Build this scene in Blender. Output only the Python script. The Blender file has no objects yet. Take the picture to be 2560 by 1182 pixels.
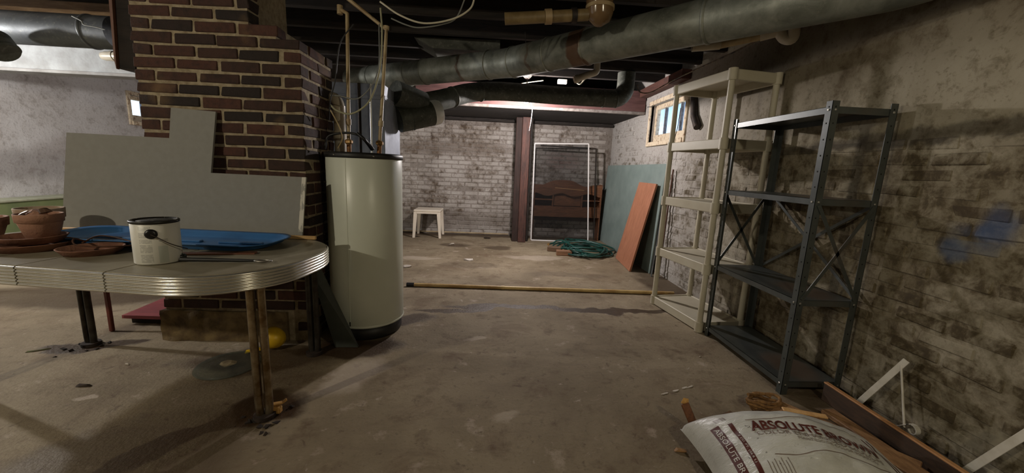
import bpy, bmesh, math, random
from mathutils import Vector, Matrix, noise as mnoise
PI = math.pi
random.seed(7)
scene = bpy.context.scene
COL = scene.collection

# ------------------------------------------------------------------ camera
CAM_H = 1.15
FPX = 962.0
YAW, PITCH, ROLL = math.radians(3.26), math.radians(10.17), math.radians(2.44)
fw = Vector((math.sin(YAW)*math.cos(PITCH), math.cos(YAW)*math.cos(PITCH), -math.sin(PITCH)))
r0 = Vector((math.cos(YAW), -math.sin(YAW), 0.0))
u0 = r0.cross(fw)
rt = r0*math.cos(ROLL) + u0*math.sin(ROLL)
up = -r0*math.sin(ROLL) + u0*math.cos(ROLL)
cd = bpy.data.cameras.new('camera')
cam = bpy.data.objects.new('camera', cd)
COL.objects.link(cam)
cam.matrix_world = Matrix(((rt.x, up.x, -fw.x, 0), (rt.y, up.y, -fw.y, 0), (rt.z, up.z, -fw.z, CAM_H), (0, 0, 0, 1)))
cd.sensor_width = 36.0
cd.lens = FPX/2560*36
cd.clip_start = 0.02
scene.camera = cam

# ------------------------------------------------------------------ world, exposure, lamps of the place
w = bpy.data.worlds.new('sky'); scene.world = w; w.use_nodes = True
wn = w.node_tree; wn.nodes.clear()
wo = wn.nodes.new('ShaderNodeOutputWorld'); wb = wn.nodes.new('ShaderNodeBackground')
wt = wn.nodes.new('ShaderNodeTexCoord'); ws = wn.nodes.new('ShaderNodeSeparateXYZ'); wr = wn.nodes.new('ShaderNodeValToRGB')
wr.color_ramp.elements[0].position = 0.03; wr.color_ramp.elements[0].color = (0.75, 0.9, 1.0, 1)
wr.color_ramp.elements[1].position = 0.20; wr.color_ramp.elements[1].color = (0.07, 0.26, 0.75, 1)
wn.links.new(wt.outputs['Generated'], ws.inputs[0]); wn.links.new(ws.outputs['Z'], wr.inputs[0])
wn.links.new(wr.outputs[0], wb.inputs[0]); wn.links.new(wb.outputs[0], wo.inputs[0])
wb.inputs[1].default_value = 2.2
vs = scene.view_settings
vs.view_transform = 'Standard'; vs.look = 'None'; vs.gamma = 1.0; vs.use_curve_mapping = False
vs.exposure = 0.1
# bare bulbs: position, watts, colour (built further down by make_bulb, each with its own light)
BULBS = [
    ((0.36, 4.62, 1.93), 122.0, (1.0, 0.925, 0.905)),
    ((-4.2, 2.5, 1.785), 112.0, (1.0, 0.97, 0.94)),
    ((-2.7, -0.3, 2.0), 84.0, (1.0, 0.89, 0.69)),
    ((1.25, -0.35, 1.9), 30.0, (1.0, 0.88, 0.64)),
]

# ------------------------------------------------------------------ helpers: image point to a point on a real plane
EYE = Vector((0, 0, CAM_H))
def ray(x, y): return fw + rt*((x-1280)/FPX) - up*((y-591)/FPX)
def onax(x, y, ax, v):
    d = ray(x, y); return EYE + d*((v-EYE[ax])/d[ax])
def Zp(x, y, z=0.0): return onax(x, y, 2, z)
def Yp(x, y, Y): return onax(x, y, 1, Y)
def Xp(x, y, X): return onax(x, y, 0, X)
def proj(p):
    q = Vector(p)-EYE; d = q.dot(fw)
    if d < 0.05: return None
    return 1280+FPX*q.dot(rt)/d, 591-FPX*q.dot(up)/d, d

# ------------------------------------------------------------------ materials
def s(r, g, b):
    f = lambda c: (c/12.92 if c <= 0.04045 else ((c+0.055)/1.055)**2.4)
    return (f(r/255), f(g/255), f(b/255), 1.0)
MATS = {}
class NT:
    def __init__(self, name):
        self.m = bpy.data.materials.new(name); self.m.use_nodes = True
        self.t = self.m.node_tree; self.n = self.t.nodes
        self.b = self.n['Principled BSDF']; self.o = self.n['Material Output']
    def L(self, a, b): self.t.links.new(a, b)
    def coord(self, kind='obj', stretch=None):
        if kind == 'pos': o = self.n.new('ShaderNodeNewGeometry').outputs['Position']
        else: o = self.n.new('ShaderNodeTexCoord').outputs['Object']
        if stretch:
            mp = self.n.new('ShaderNodeMapping'); mp.inputs['Scale'].default_value = stretch
            self.L(o, mp.inputs[0]); o = mp.outputs[0]
        return o
    def noise(self, vec, scale, detail=4, rough=0.55, dist=0.0):
        t = self.n.new('ShaderNodeTexNoise'); self.L(vec, t.inputs['Vector'])
        t.inputs['Scale'].default_value = scale; t.inputs['Detail'].default_value = detail
        t.inputs['Roughness'].default_value = rough; t.inputs['Distortion'].default_value = dist
        return t.outputs['Fac']
    def ramp(self, v, a, b):
        r = self.n.new('ShaderNodeMapRange'); r.inputs['From Min'].default_value = a; r.inputs['From Max'].default_value = b
        self.L(v, r.inputs['Value']); return r.outputs[0]
    def mix(self, f, a, b, mode='MIX'):
        x = self.n.new('ShaderNodeMix'); x.data_type = 'RGBA'; x.blend_type = mode
        if isinstance(f, (int, float)): x.inputs[0].default_value = f
        else: self.L(f, x.inputs[0])
        for i, c in ((6, a), (7, b)):
            if isinstance(c, tuple): x.inputs[i].default_value = c
            else: self.L(c, x.inputs[i])
        return x.outputs[2]
    def math(self, op, a, b=0.0, clamp=False):
        x = self.n.new('ShaderNodeMath'); x.operation = op; x.use_clamp = clamp
        for i, c in ((0, a), (1, b)):
            if isinstance(c, (int, float)): x.inputs[i].default_value = c
            else: self.L(c, x.inputs[i])
        return x.outputs[0]
    def bump(self, h, strength=0.4, dist=0.01):
        x = self.n.new('ShaderNodeBump'); x.inputs['Strength'].default_value = strength; x.inputs['Distance'].default_value = dist
        self.L(h, x.inputs['Height']); self.L(x.outputs[0], self.b.inputs['Normal'])
    def objrand(self): return self.n.new('ShaderNodeObjectInfo').outputs['Random']
    def done(self, col=None, rough=None, metal=None):
        if col is not None:
            if isinstance(col, tuple): self.b.inputs['Base Color'].default_value = col
            else: self.L(col, self.b.inputs['Base Color'])
        if rough is not None:
            if isinstance(rough, (int, float)): self.b.inputs['Roughness'].default_value = rough
            else: self.L(rough, self.b.inputs['Roughness'])
        if metal is not None: self.b.inputs['Metallic'].default_value = metal
        return self.m
def mat(name, c1, c2=None, scale=8, rough=0.6, metal=0.0, bump=0.0, bscale=60, kind='pos', lo=0.35, hi=0.65, stretch=None, detail=5, spec=None):
    if name in MATS: return MATS[name]
    t = NT(name); v = t.coord(kind, stretch)
    col = c1
    if c2: col = t.mix(t.ramp(t.noise(v, scale, detail), lo, hi), c1, c2)
    if bump: t.bump(t.noise(v, bscale, 5), bump)
    m = t.done(col, rough, metal)
    if spec is not None: t.b.inputs['Specular IOR Level'].default_value = spec
    MATS[name] = m
    return m

def blob(t, pos, x, y, rx, ry, soft=0.5, rot=0.0, warp=0.12, wscale=3.0):
    """soft-edged patch with its own ragged shape round a floor or wall point; pos is a vector socket already warped"""
    mp = t.n.new('ShaderNodeMapping'); mp.vector_type = 'TEXTURE'
    mp.inputs['Location'].default_value = (x, y, 0); mp.inputs['Rotation'].default_value = (0, 0, rot); mp.inputs['Scale'].default_value = (rx, ry, 1000)
    t.L(pos, mp.inputs[0])
    ln = t.n.new('ShaderNodeVectorMath'); ln.operation = 'LENGTH'; t.L(mp.outputs[0], ln.inputs[0])
    r = t.n.new('ShaderNodeMapRange'); r.interpolation_type = 'SMOOTHSTEP'
    r.inputs['From Min'].default_value = 1.0+soft/2; r.inputs['From Max'].default_value = 1.0-soft/2
    t.L(ln.outputs['Value'], r.inputs['Value']); return r.outputs[0]
def warped(t, amount=0.15, scale=4.0, swap=None):
    p = t.coord('pos')
    if swap:   # put wall coordinates (Y,Z) on x,y
        sx = t.n.new('ShaderNodeSeparateXYZ'); t.L(p, sx.inputs[0]); cb = t.n.new('ShaderNodeCombineXYZ')
        t.L(sx.outputs[swap[0]], cb.inputs[0]); t.L(sx.outputs[swap[1]], cb.inputs[1]); p = cb.outputs[0]
    nz = t.n.new('ShaderNodeTexNoise'); nz.inputs['Scale'].default_value = scale; nz.inputs['Detail'].default_value = 6; t.L(p, nz.inputs['Vector'])
    sb = t.n.new('ShaderNodeVectorMath'); sb.operation = 'SUBTRACT'; t.L(nz.outputs['Color'], sb.inputs[0]); sb.inputs[1].default_value = (.5, .5, .5)
    sc = t.n.new('ShaderNodeVectorMath'); sc.operation = 'SCALE'; t.L(sb.outputs[0], sc.inputs[0]); sc.inputs['Scale'].default_value = amount*2
    ad = t.n.new('ShaderNodeVectorMath'); ad.operation = 'ADD'; t.L(p, ad.inputs[0]); t.L(sc.outputs[0], ad.inputs[1])
    fl = t.n.new('ShaderNodeVectorMath'); fl.operation = 'MULTIPLY'; fl.inputs[1].default_value = (1, 1, 0); t.L(ad.outputs[0], fl.inputs[0])
    return fl.outputs[0]

def floor_mat():
    t = NT('concrete_floor'); p = t.coord('pos'); wv = warped(t, 0.16, 3.5)
    n1 = t.noise(p, 1.1, 8, 0.62, 0.4); n2 = t.noise(p, 5.5, 8, 0.65); n3 = t.noise(p, 60, 4, 0.6)
    c = t.mix(t.ramp(n1, .36, .66), s(116, 102, 80), s(150, 136, 112))
    c = t.mix(t.ramp(n2, .55, .72), c, s(98, 80, 60))
    c = t.mix(t.math('MULTIPLY', t.ramp(n2, .40, .30), .7), c, s(180, 164, 148))
    c = t.mix(t.math('MULTIPLY', t.ramp(n3, .55, .75), .4), c, s(84, 68, 54))
    # wear streaks
    st = t.noise(t.coord('pos', (1.2, 6.0, 1)), 2.2, 6, .6, .6)
    c = t.mix(t.math('MULTIPLY', t.ramp(st, .52, .68), .22), c, s(98, 80, 66))
    n4 = t.noise(p, 14, 6, .7, .5)
    c = t.mix(t.math('MULTIPLY', t.ramp(n4, .60, .66), .55), c, s(78, 58, 44))
    c = t.mix(t.math('MULTIPLY', t.ramp(n4, .36, .31), .5), c, s(188, 176, 162))
    n5 = t.noise(t.coord('pos', (1, 1.2, 1)), 2.6, 9, .7, .7)
    c = t.mix(t.math('MULTIPLY', t.ramp(n5, .53, .62), .4), c, s(92, 68, 48))
    wet_or_shade = None
    for (x, y, rx, ry, rot, k) in WET_SHADE:
        b = t.math('MULTIPLY', blob(t, wv, x, y, rx, ry, .3 if ry < .09 else .5, rot), k)
        wet_or_shade = b if wet_or_shade is None else t.math('MAXIMUM', wet_or_shade, b)
    c = t.mix(wet_or_shade, c, s(52, 34, 18))  # one brown for both the damp and the painted shadow
    pale = None
    for (x, y, rx, ry, rot, k) in PALE:
        b = t.math('MULTIPLY', blob(t, wv, x, y, rx, ry, .6, rot), k)
        pale = b if pale is None else t.math('MAXIMUM', pale, b)
    c = t.mix(pale, c, s(196, 182, 166))
    rgh = t.math('SUBTRACT', .82, t.math('MULTIPLY', wet_or_shade, .42))
    h = t.math('ADD', t.math('MULTIPLY', n2, .6), t.math('MULTIPLY', n3, .4))
    t.bump(h, .45, .02)
    return t.done(c, rgh)

def wash_mat(name, paint, paint2, dirt, dark, amt=0.0, swap=('Y', 'Z'), extra=None, rnd=True, grad=False):
    """limewashed masonry: chalky paint worn through to dirty brick"""
    t = NT(name); p = t.coord('pos'); wv = warped(t, .05, 9, swap)
    n1 = t.noise(p, 2.2, 6, .6, .3); n2 = t.noise(p, 13.0, 8, .7, .3); n3 = t.noise(p, 45, 5, .6)
    c = t.mix(t.ramp(n1, .35, .65), paint, paint2)
    f = t.math('ADD', t.math('MULTIPLY', n2, .75), t.math('MULTIPLY', n1, .35))
    if grad:   # paint and dirt turn browner towards the near end of the wall
        sy = t.n.new('ShaderNodeSeparateXYZ'); t.L(p, sy.inputs[0])
        c = t.mix(t.math('MULTIPLY', t.ramp(sy.outputs['Y'], 2.6, 4.2), .9), c, s(172, 168, 164))
        g = t.n.new('ShaderNodeMapRange'); g.inputs['From Min'].default_value = 2.4; g.inputs['From Max'].default_value = 4.2; g.inputs['To Max'].default_value = .10; t.L(sy.outputs['Y'], g.inputs['Value'])
        f = t.math('SUBTRACT', f, g.outputs[0])
        g2 = t.n.new('ShaderNodeMapRange'); g2.inputs['From Min'].default_value = 1.30; g2.inputs['From Max'].default_value = 1.50; g2.inputs['To Max'].default_value = .07; t.L(sy.outputs['Z'], g2.inputs['Value'])
        f = t.math('SUBTRACT', f, g2.outputs[0])
    if rnd: f = t.math('ADD', f, t.math('MULTIPLY', t.math('SUBTRACT', t.objrand(), .5), .14))
    c = t.mix(t.ramp(f, .50-amt, .68-amt), c, dirt)
    c = t.mix(t.math('MULTIPLY', t.ramp(f, .62-amt, .74-amt), .7), c, dark)
    c = t.mix(t.math('MULTIPLY', t.ramp(n3, .56, .7), .55), c, dirt)
    if extra:
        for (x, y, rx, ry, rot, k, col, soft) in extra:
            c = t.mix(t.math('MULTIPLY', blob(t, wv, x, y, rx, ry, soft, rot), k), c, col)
    h = t.math('ADD', t.math('MULTIPLY', n2, .7), t.math('MULTIPLY', n3, .3))
    t.bump(h, .6, .012)
    return t.done(c, .92)

def brick_mat(name, a, b, c3, soot):
    t = NT(name); p = t.coord('pos'); r = t.objrand()
    c = t.mix(r, a, b)
    rr = t.math('FRACT', t.math('MULTIPLY', r, 7.31))
    c = t.mix(t.ramp(rr, .62, .95), c, c3)
    n = t.noise(p, 22, 6, .65); n2 = t.noise(p, 120, 3, .6); n3 = t.noise(p, 3.0, 4)
    c = t.mix(t.math('MULTIPLY', t.ramp(n, .45, .7), .65), c, soot)
    c = t.mix(t.math('MULTIPLY', t.ramp(n3, .6, .75), .35), c, s(150, 120, 84))
    t.bump(t.math('ADD', n, t.math('MULTIPLY', n2, .5)), .55, .008)
    return t.done(c, .9)

def wood_mat(name, a, b, grain=(1, 12, 12), scale=3.0, rough=.6, bump=.15, kind='pos'):
    if name in MATS: return MATS[name]
    t = NT(name); v = t.coord(kind, grain)
    n = t.noise(v, scale, 8, .62, 1.2); n2 = t.noise(v, scale*6, 4, .6)
    f = t.math('ADD', t.math('MULTIPLY', n, .7), t.math('MULTIPLY', n2, .3))
    c = t.mix(t.ramp(f, .38, .64), a, b); t.bump(f, bump, .006)
    MATS[name] = t.done(c, rough)
    return MATS[name]

# ------------------------------------------------------------------ mesh building
ORG = {}
def tag(o, label=None, cat=None, group=None, kind=None):
    if label: o['label'] = label
    if cat: o['category'] = cat
    if group: o['group'] = group
    if kind: o['kind'] = kind
    return o
def thing(name, label, cat, loc, group=None):
    o = bpy.data.objects.new(name, None); COL.objects.link(o)
    o.empty_display_size = .05
    o.location = loc; ORG[o.name] = Vector(loc)
    return tag(o, label, cat, group)

def chamfer(sx, sy, sz, b, jit=0.0, rnd=None):
    pts = []
    hx, hy, hz = sx/2, sy/2, sz/2
    b = min(b, hx*.9, hy*.9, hz*.9)
    for i in (-1, 1):
        for j in (-1, 1):
            for k in (-1, 1):
                jx = jy = jz = 0
                if rnd: jx, jy, jz = (rnd.uniform(-jit, jit) for _ in range(3))
                pts += [(i*hx+jx, j*(hy-b)+jy, k*(hz-b)+jz), (i*(hx-b)+jx, j*hy+jy, k*(hz-b)+jz), (i*(hx-b)+jx, j*(hy-b)+jy, k*hz+jz)]
    return pts
def hull(pts):
    bm = bmesh.new()
    for p in pts: bm.verts.new(p)
    r = bmesh.ops.convex_hull(bm, input=bm.verts)
    bmesh.ops.dissolve_limit(bm, angle_limit=0.02, verts=bm.verts, edges=bm.edges)
    bm.verts.index_update()
    v = [tuple(x.co) for x in bm.verts]; f = [[q.index for q in y.verts] for y in bm.faces]
    bm.free(); return v, f
CH = {}
class MB:
    def __init__(self): self.v = []; self.f = []; self.s = []
    def add(self, vs_, fs, smooth=False, M=None):
        n = len(self.v)
        for p in vs_:
            p = Vector(p)
            self.v.append(M @ p if M is not None else p)
        for f in fs: self.f.append([i+n for i in f]); self.s.append(smooth)
        return self
    def box(self, c, sz, b=0.0, M=None):
        """box of size sz centred on c, edges eased by b; M is an optional 3x3/4x4 turn about c"""
        if b > 0:
            key = (round(sz[0], 4), round(sz[1], 4), round(sz[2], 4), round(b, 4))
            if key not in CH: CH[key] = hull(chamfer(*sz, b))
            vs_, fs = CH[key]
        else:
            x, y, z = (q/2 for q in sz)
            vs_ = [(-x, -y, -z), (x, -y, -z), (x, y, -z), (-x, y, -z), (-x, -y, z), (x, -y, z), (x, y, z), (-x, y, z)]
            fs = [(0, 3, 2, 1), (4, 5, 6, 7), (0, 1, 5, 4), (1, 2, 6, 5), (2, 3, 7, 6), (3, 0, 4, 7)]
        T = Matrix.Translation(Vector(c))
        if M is not None: T = T @ M.to_4x4()
        return self.add(vs_, fs, False, T)
    def span(self, a, b, bev=0.0):
        a = Vector(a); b = Vector(b)
        return self.box((a+b)/2, [abs(b[i]-a[i]) for i in range(3)], bev)
    def bar(self, p0, p1, wd, th, upv=(0, 0, 1), b=0.0):
        """rectangular bar from p0 to p1, wd across (perpendicular to upv), th along upv"""
        p0 = Vector(p0); p1 = Vector(p1); d = p1-p0; L = d.length; d.normalize()
        u = Vector(upv); sdir = d.cross(u)
        if sdir.length < 1e-4: sdir = d.cross(Vector((1, 0, 0)))
        sdir.normalize(); u = sdir.cross(d)
        M = Matrix((d, sdir, u)).transposed()
        return self.box((p0+p1)/2, (L, wd, th), b, M)
    def tube(self, path, r, seg=12, caps=True, closed=False, smooth=True):
        path = [Vector(p) for p in path]; n = len(path)
        rs = r if isinstance(r, (list, tuple)) else [r]*n
        rings = []; prev = None
        for i, p in enumerate(path):
            if closed: d = path[(i+1) % n]-path[i-1]
            elif i == 0: d = path[1]-p
            elif i == n-1: d = p-path[i-1]
            else: d = (path[i+1]-p).normalized()+(p-path[i-1]).normalized()
            if d.length < 1e-9: d = Vector((0, 0, 1))
            d.normalize()
            if prev is None:
                a = d.cross(Vector((0, 0, 1)))
                if a.length < .05: a = d.cross(Vector((1, 0, 0)))
            else:
                a = prev-d*prev.dot(d)
                if a.length < 1e-4: a = d.cross(Vector((0, 0, 1)))
            a.normalize(); prev = a; bb = d.cross(a)
            rings.append([p+(a*math.cos(2*PI*k/seg)+bb*math.sin(2*PI*k/seg))*rs[i] for k in range(seg)])
        return self.loft(rings, caps, closed, smooth)
    def loft(self, rings, caps=True, closed=False, smooth=True):
        n = len(rings); m = len(rings[0]); vs_ = [p for r in rings for p in r]; fs = []
        for i in range(n if closed else n-1):
            j = (i+1) % n
            for k in range(m):
                l = (k+1) % m; fs.append((i*m+k, i*m+l, j*m+l, j*m+k))
        self.add(vs_, fs, smooth)
        if caps and not closed:
            self.add(rings[0], [list(range(m))[::-1]]); self.add(rings[-1], [list(range(m))])
        return self
    def lathe(self, prof, c=(0, 0, 0), seg=32, M=None, smooth=True, caps=False):
        """prof: (radius, height) pairs turned round z"""
        T = Matrix.Translation(Vector(c))
        if M is not None: T = T @ M.to_4x4()
        rings = [[T @ Vector((r*math.cos(2*PI*k/seg), r*math.sin(2*PI*k/seg), h)) for k in range(seg)] for r, h in prof]
        return self.loft(rings, caps, False, smooth)
    def prism(self, poly, o, ax, ay, th):
        """polygon in the plane o + x*ax + y*ay, th thick along ax x ay"""
        o = Vector(o); ax = Vector(ax); ay = Vector(ay); nn = ax.cross(ay).normalized()
        a = [o+ax*x+ay*y for x, y in poly]; b = [p+nn*th for p in a]; m = len(a)
        self.add(a, [list(range(m))[::-1]]); self.add(b, [list(range(m))])
        return self.add(a+b, [(k, (k+1) % m, m+(k+1) % m, m+k) for k in range(m)])
    def slab(self, q, th, nrm=None):
        """a flat panel from corner points q (in order), th thick on the side of nrm"""
        q = [Vector(p) for p in q]; nn = (q[1]-q[0]).cross(q[2]-q[1]).normalized()
        if nrm is not None and nn.dot(Vector(nrm)) < 0: nn = -nn
        b = [p+nn*th for p in q]; m = len(q)
        self.add(q, [list(range(m))]); self.add(b, [list(range(m))[::-1]])
        return self.add(q+b, [(k, m+k, m+(k+1) % m, (k+1) % m) for k in range(m)])
    def mesh(self, name, m, org=(0, 0, 0)):
        me = bpy.data.meshes.new(name); org = Vector(org)
        me.from_pydata([p-org for p in self.v], [], self.f)
        me.polygons.foreach_set('use_smooth', self.s)
        bm = bmesh.new(); bm.from_mesh(me); bmesh.ops.recalc_face_normals(bm, faces=bm.faces); bm.to_mesh(me); bm.free()
        if m: me.materials.append(m)
        me.update(); return me
    def build(self, name, m, parent=None, loc=None, label=None, cat=None, group=None, kind=None):
        if parent is not None: org = ORG[parent.name]
        elif loc is not None: org = Vector(loc)
        else:
            xs = [p.x for p in self.v]; ys = [p.y for p in self.v]; zs = [p.z for p in self.v]
            org = Vector(((min(xs)+max(xs))/2, (min(ys)+max(ys))/2, min(zs)))
        o = bpy.data.objects.new(name, self.mesh(name, m, org)); COL.objects.link(o)
        if parent is not None: o.parent = parent
        else: o.location = org
        ORG[o.name] = org
        return tag(o, label, cat, group, kind)
def put(name, me, loc, parent, rotz=0.0, group=None):
    """a piece that shares mesh data, placed at a world location under parent"""
    o = bpy.data.objects.new(name, me); COL.objects.link(o)
    o.parent = parent; o.location = Vector(loc)-ORG[parent.name]; o.rotation_euler = (0, 0, rotz)
    ORG[o.name] = Vector(loc)
    return o
def bez(pts, n=8):
    """smooth path through points (Catmull-Rom)"""
    P = [Vector(p) for p in pts]; P = [P[0]*2-P[1]]+P+[P[-1]*2-P[-2]]; out = []
    for i in range(1, len(P)-2):
        a, b, c, d = P[i-1:i+3]
        for k in range(n):
            t = k/n; out.append(.5*((2*b)+(c-a)*t+(2*a-5*b+4*c-d)*t*t+(-a+3*b-3*c+d)*t**3))
    out.append(P[-2]); return out
def corner(p0, p1, p2, r, n=6):
    """path p0-p1-p2 with p1 rounded by radius r"""
    p0, p1, p2 = Vector(p0), Vector(p1), Vector(p2); a = (p0-p1).normalized(); b = (p2-p1).normalized()
    half = a.angle(b)/2; t = r/math.tan(half); A = p1+a*t; B = p1+b*t; C = p1+(a+b).normalized()*(r/math.sin(half))
    out = []
    va = A-C; vb = B-C; ang = va.angle(vb)
    for k in range(n+1):
        q = k/n; out.append(C+(va*math.sin((1-q)*ang)+vb*math.sin(q*ang))/math.sin(ang))
    return out

# ================================================================== THE ROOM
XW, YB, XL, YR, ZC, ZJ = 1.97, 6.50, -5.0, -2.6, 2.40, 2.20
WET_SHADE = [  # damp stains and the near table leg's painted shadow on the concrete: x, y, rx, ry, turn, strength
    (-1.03, 1.66, .17, .13, .3, .95), (-.90, 2.28, .34, .13, .1, .9), (-1.28, 2.12, .42, .15, .1, .75),
    (-.58, 2.72, .22, .10, .4, .8), (0.25, 3.06, .60, .055, -.05, .85), (1.1, 3.02, .55, .065, .02, .9), (-.25, 2.98, .35, .05, .2, .8),
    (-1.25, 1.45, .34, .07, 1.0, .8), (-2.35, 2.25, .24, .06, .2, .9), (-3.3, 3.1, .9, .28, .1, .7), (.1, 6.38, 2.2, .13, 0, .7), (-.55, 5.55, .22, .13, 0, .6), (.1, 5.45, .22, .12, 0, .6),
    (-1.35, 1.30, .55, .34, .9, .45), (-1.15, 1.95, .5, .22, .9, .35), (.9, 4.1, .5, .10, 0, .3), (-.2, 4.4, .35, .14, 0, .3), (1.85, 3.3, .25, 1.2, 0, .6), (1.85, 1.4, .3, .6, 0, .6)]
PALE = [(-.72, 1.95, .12, .20, -.3, .5), (.1, 1.60, .10, .03, .1, .4), (-.1, 2.45, .08, .03, 0, .4),
        (-.9, 4.7, .25, .10, 0, .35), (.6, 4.9, .4, .12, 0, .35), (-.35, 1.2, .08, .04, 0, .4), (-1.9, 1.75, .04, .02, 0, .5)]
M_FLOOR = floor_mat()
MB().span((XL-.3, YR-.3, -.15), (XW+.3, YB+.3, 0)).build('floor', M_FLOOR, kind='structure')

M_WR = wash_mat('limewash_right', s(146, 138, 118), s(116, 106, 84), s(78, 66, 42), s(52, 42, 24), amt=.05, grad=True, extra=[
    (1.384, 1.0, .055, .075, 0, .6, s(52, 78, 116), 1.1), (1.51, .885, .05, .05, .6, .55, s(58, 84, 120), 1.1), (1.43, .93, .10, .05, .5, .22, s(60, 90, 130), 1.0),
    (1.7, 1.37, 1.1, .035, -.04, .75, s(40, 32, 20), .8), (1.5, 1.05, .5, .02, .05, .35, s(60, 46, 28), .8), ])
M_WRJ = wash_mat('limewash_right_joints', s(150, 142, 122), s(124, 114, 92), s(86, 74, 50), s(58, 48, 29), amt=.01, grad=True, extra=[(1.384, 1.0, .055, .075, 0, .6, s(52, 78, 116), 1.1), (1.51, .885, .05, .05, .6, .55, s(58, 84, 120), 1.1), (1.7, 1.37, 1.1, .035, -.04, .6, s(40, 32, 20), .9), (2.2, 2.05, 1.2, .36, -.1, .45, s(70, 56, 38), 1.0), (1.3, 1.95, .25, .2, .3, .4, s(76, 58, 38), 1.2)])  # broad upper blob: damp brown, also paints the duct's shade onto the wall
M_WBJ = wash_mat('limewash_back_joints', s(146, 138, 131), s(122, 114, 106), s(82, 70, 60), s(54, 44, 36), amt=-.01, swap=('X', 'Z'))
M_WB = wash_mat('limewash_back', s(176, 170, 164), s(146, 138, 130), s(98, 84, 70), s(58, 46, 36), amt=-.03, swap=('X', 'Z'), extra=[
    (-.6, 1.42, 1.2, .10, .02, .55, s(92, 76, 62), .9), (-.9, .25, 1.4, .16, 0, .55, s(84, 72, 58), .9), (1.2, 1.3, .3, .14, 0, .4, s(126, 84, 76), .9)])
M_WL = wash_mat('limewash_left', s(214, 211, 210), s(196, 191, 188), s(148, 139, 132), s(110, 100, 93), amt=-.065, swap=('Y', 'Z'), rnd=False, extra=[
    (4.3, .95, 1.4, .16, 0, .45, s(108, 100, 96), 1.0), (5.0, 1.2, .5, .10, .2, .3, s(128, 112, 104), 1.0)])
M_DARKW = wood_mat('old_joist_wood', s(44, 36, 30), s(20, 16, 13), (1, 8, 8), 2.5, .85)

# right wall with a window opening
WY0, WY1, WZ0, WZ1 = 4.04, 4.94, 1.53, 1.98
m = MB()
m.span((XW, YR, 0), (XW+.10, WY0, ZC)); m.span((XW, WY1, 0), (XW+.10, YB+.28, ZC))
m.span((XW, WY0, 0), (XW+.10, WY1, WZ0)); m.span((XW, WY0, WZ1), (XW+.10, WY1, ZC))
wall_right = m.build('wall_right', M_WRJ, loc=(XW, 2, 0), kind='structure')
wall_back = MB().span((XL-.28, YB, 0), (XW, YB+.28, ZC)).build('wall_back', M_WBJ, loc=(0, YB, 0), kind='structure')
LY0, LY1, LZ0, LZ1 = 5.78, 6.32, 1.56, 1.91
m = MB()
m.span((XL-.10, YR, 0), (XL, LY0, ZC)); m.span((XL-.10, LY1, 0), (XL, YB, ZC))
m.span((XL-.10, LY0, 0), (XL, LY1, LZ0)); m.span((XL-.10, LY0, LZ1), (XL, LY1, ZC))
wall_left = m.build('wall_left', M_WL, loc=(XL, 2, 0), kind='structure')
MB().span((XL-.28, YR-.28, 0), (XW+.28, YR, ZC)).build('wall_front', M_WR, kind='structure')

# painted bricks standing proud of the walls
def brick_meshes(axis, L, hgt, th, mtl, n=4, bev=.007, jit=.003, seed=1):
    rnd = random.Random(seed); out = []
    for i in range(n):
        dims = (L, th, hgt) if axis == 0 else (th, L, hgt)
        vs_, fs = hull(chamfer(*dims, bev, jit, rnd))
        out.append((vs_, fs, MB().add(vs_, fs).mesh('brick', mtl)))
    return out
def wall_bricks(wall, mtl, axis, face, u0_, u1_, z1, skip, seed, into, pmax):
    """running-bond bricks over a wall; the 300 largest in view are bricks of their own, the rest one joined piece"""
    rnd = random.Random(seed); L, H = .222, .0715
    var = brick_meshes(axis, L-.013, H-.012, .04, mtl, 5, .008, .0035, seed); spots = []
    row = 0; z = .012
    while z+H < z1:
        u = u0_-(L/2 if row % 2 else 0)
        while u < u1_:
            uc = u+L/2+rnd.uniform(-.004, .004); zc = z+H/2
            pr = rnd.uniform(pmax-.005, pmax); cpos = face+into*(.02-pr)
            p = Vector((uc, cpos, zc)) if axis == 0 else Vector((cpos, uc, zc))
            u += L
            if uc-L/2 < u0_ or uc+L/2 > u1_ or skip(uc, zc, rnd): continue
            q = proj(p); size = 0
            if q and -40 < q[0] < 2600 and -20 < q[1] < 1200:
                ang = abs((p-EYE).normalized()[1 if axis == 0 else 0])
                size = L*H*ang/q[2]**2
            spots.append((size, p, rnd.randrange(5), rnd.uniform(-.004, .004)))
        z += H; row += 1
    spots.sort(key=lambda a: -a[0])
    for sz, p, k, tw in spots[:300]:
        put('brick', var[k][2], p, wall, tw)
    m = MB()
    for sz, p, k, tw in spots[300:]: m.add(var[k][0], var[k][1], False, Matrix.Translation(p))
    if m.v: m.build('bricks', mtl, wall, kind='stuff')
def skip_r(u, z, rnd):
    if WY0-.14 < u < WY1+.12 and WZ0-.06 < z < WZ1+.06: return True
    if u < 3.9 and z > 1.36+.02*math.sin(u*3): return True       # parged smooth above
    return rnd.random() < .16
wall_bricks(wall_right, M_WR, 1, XW, .9, 6.45, 2.1, skip_r, 11, 1, .0062)
wall_bricks(wall_back, M_WB, 0, YB, -1.9, 1.96, 1.86, lambda u, z, r: r.random() < .05, 12, 1, .009)

# ceiling of dark boards on joists
ceiling = MB().span((XL-.3, YR-.3, ZC), (XW+.3, YB+.3, ZC+.1)).build('ceiling', M_DARKW, loc=(0, 0, ZC), kind='structure')
jm = MB().box((0, 0, 0), (XW-XL, .05, ZC-ZJ), .004).mesh('joist', M_DARKW)
y = -2.3
while y < 5.0:
    put('joist', jm, ((XW+XL)/2, y, (ZC+ZJ)/2), ceiling); y += .41
sill_m = wood_mat('red_brown_sill', s(94, 58, 46), s(58, 34, 28), (8, 1, 8), 3, .8)

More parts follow.
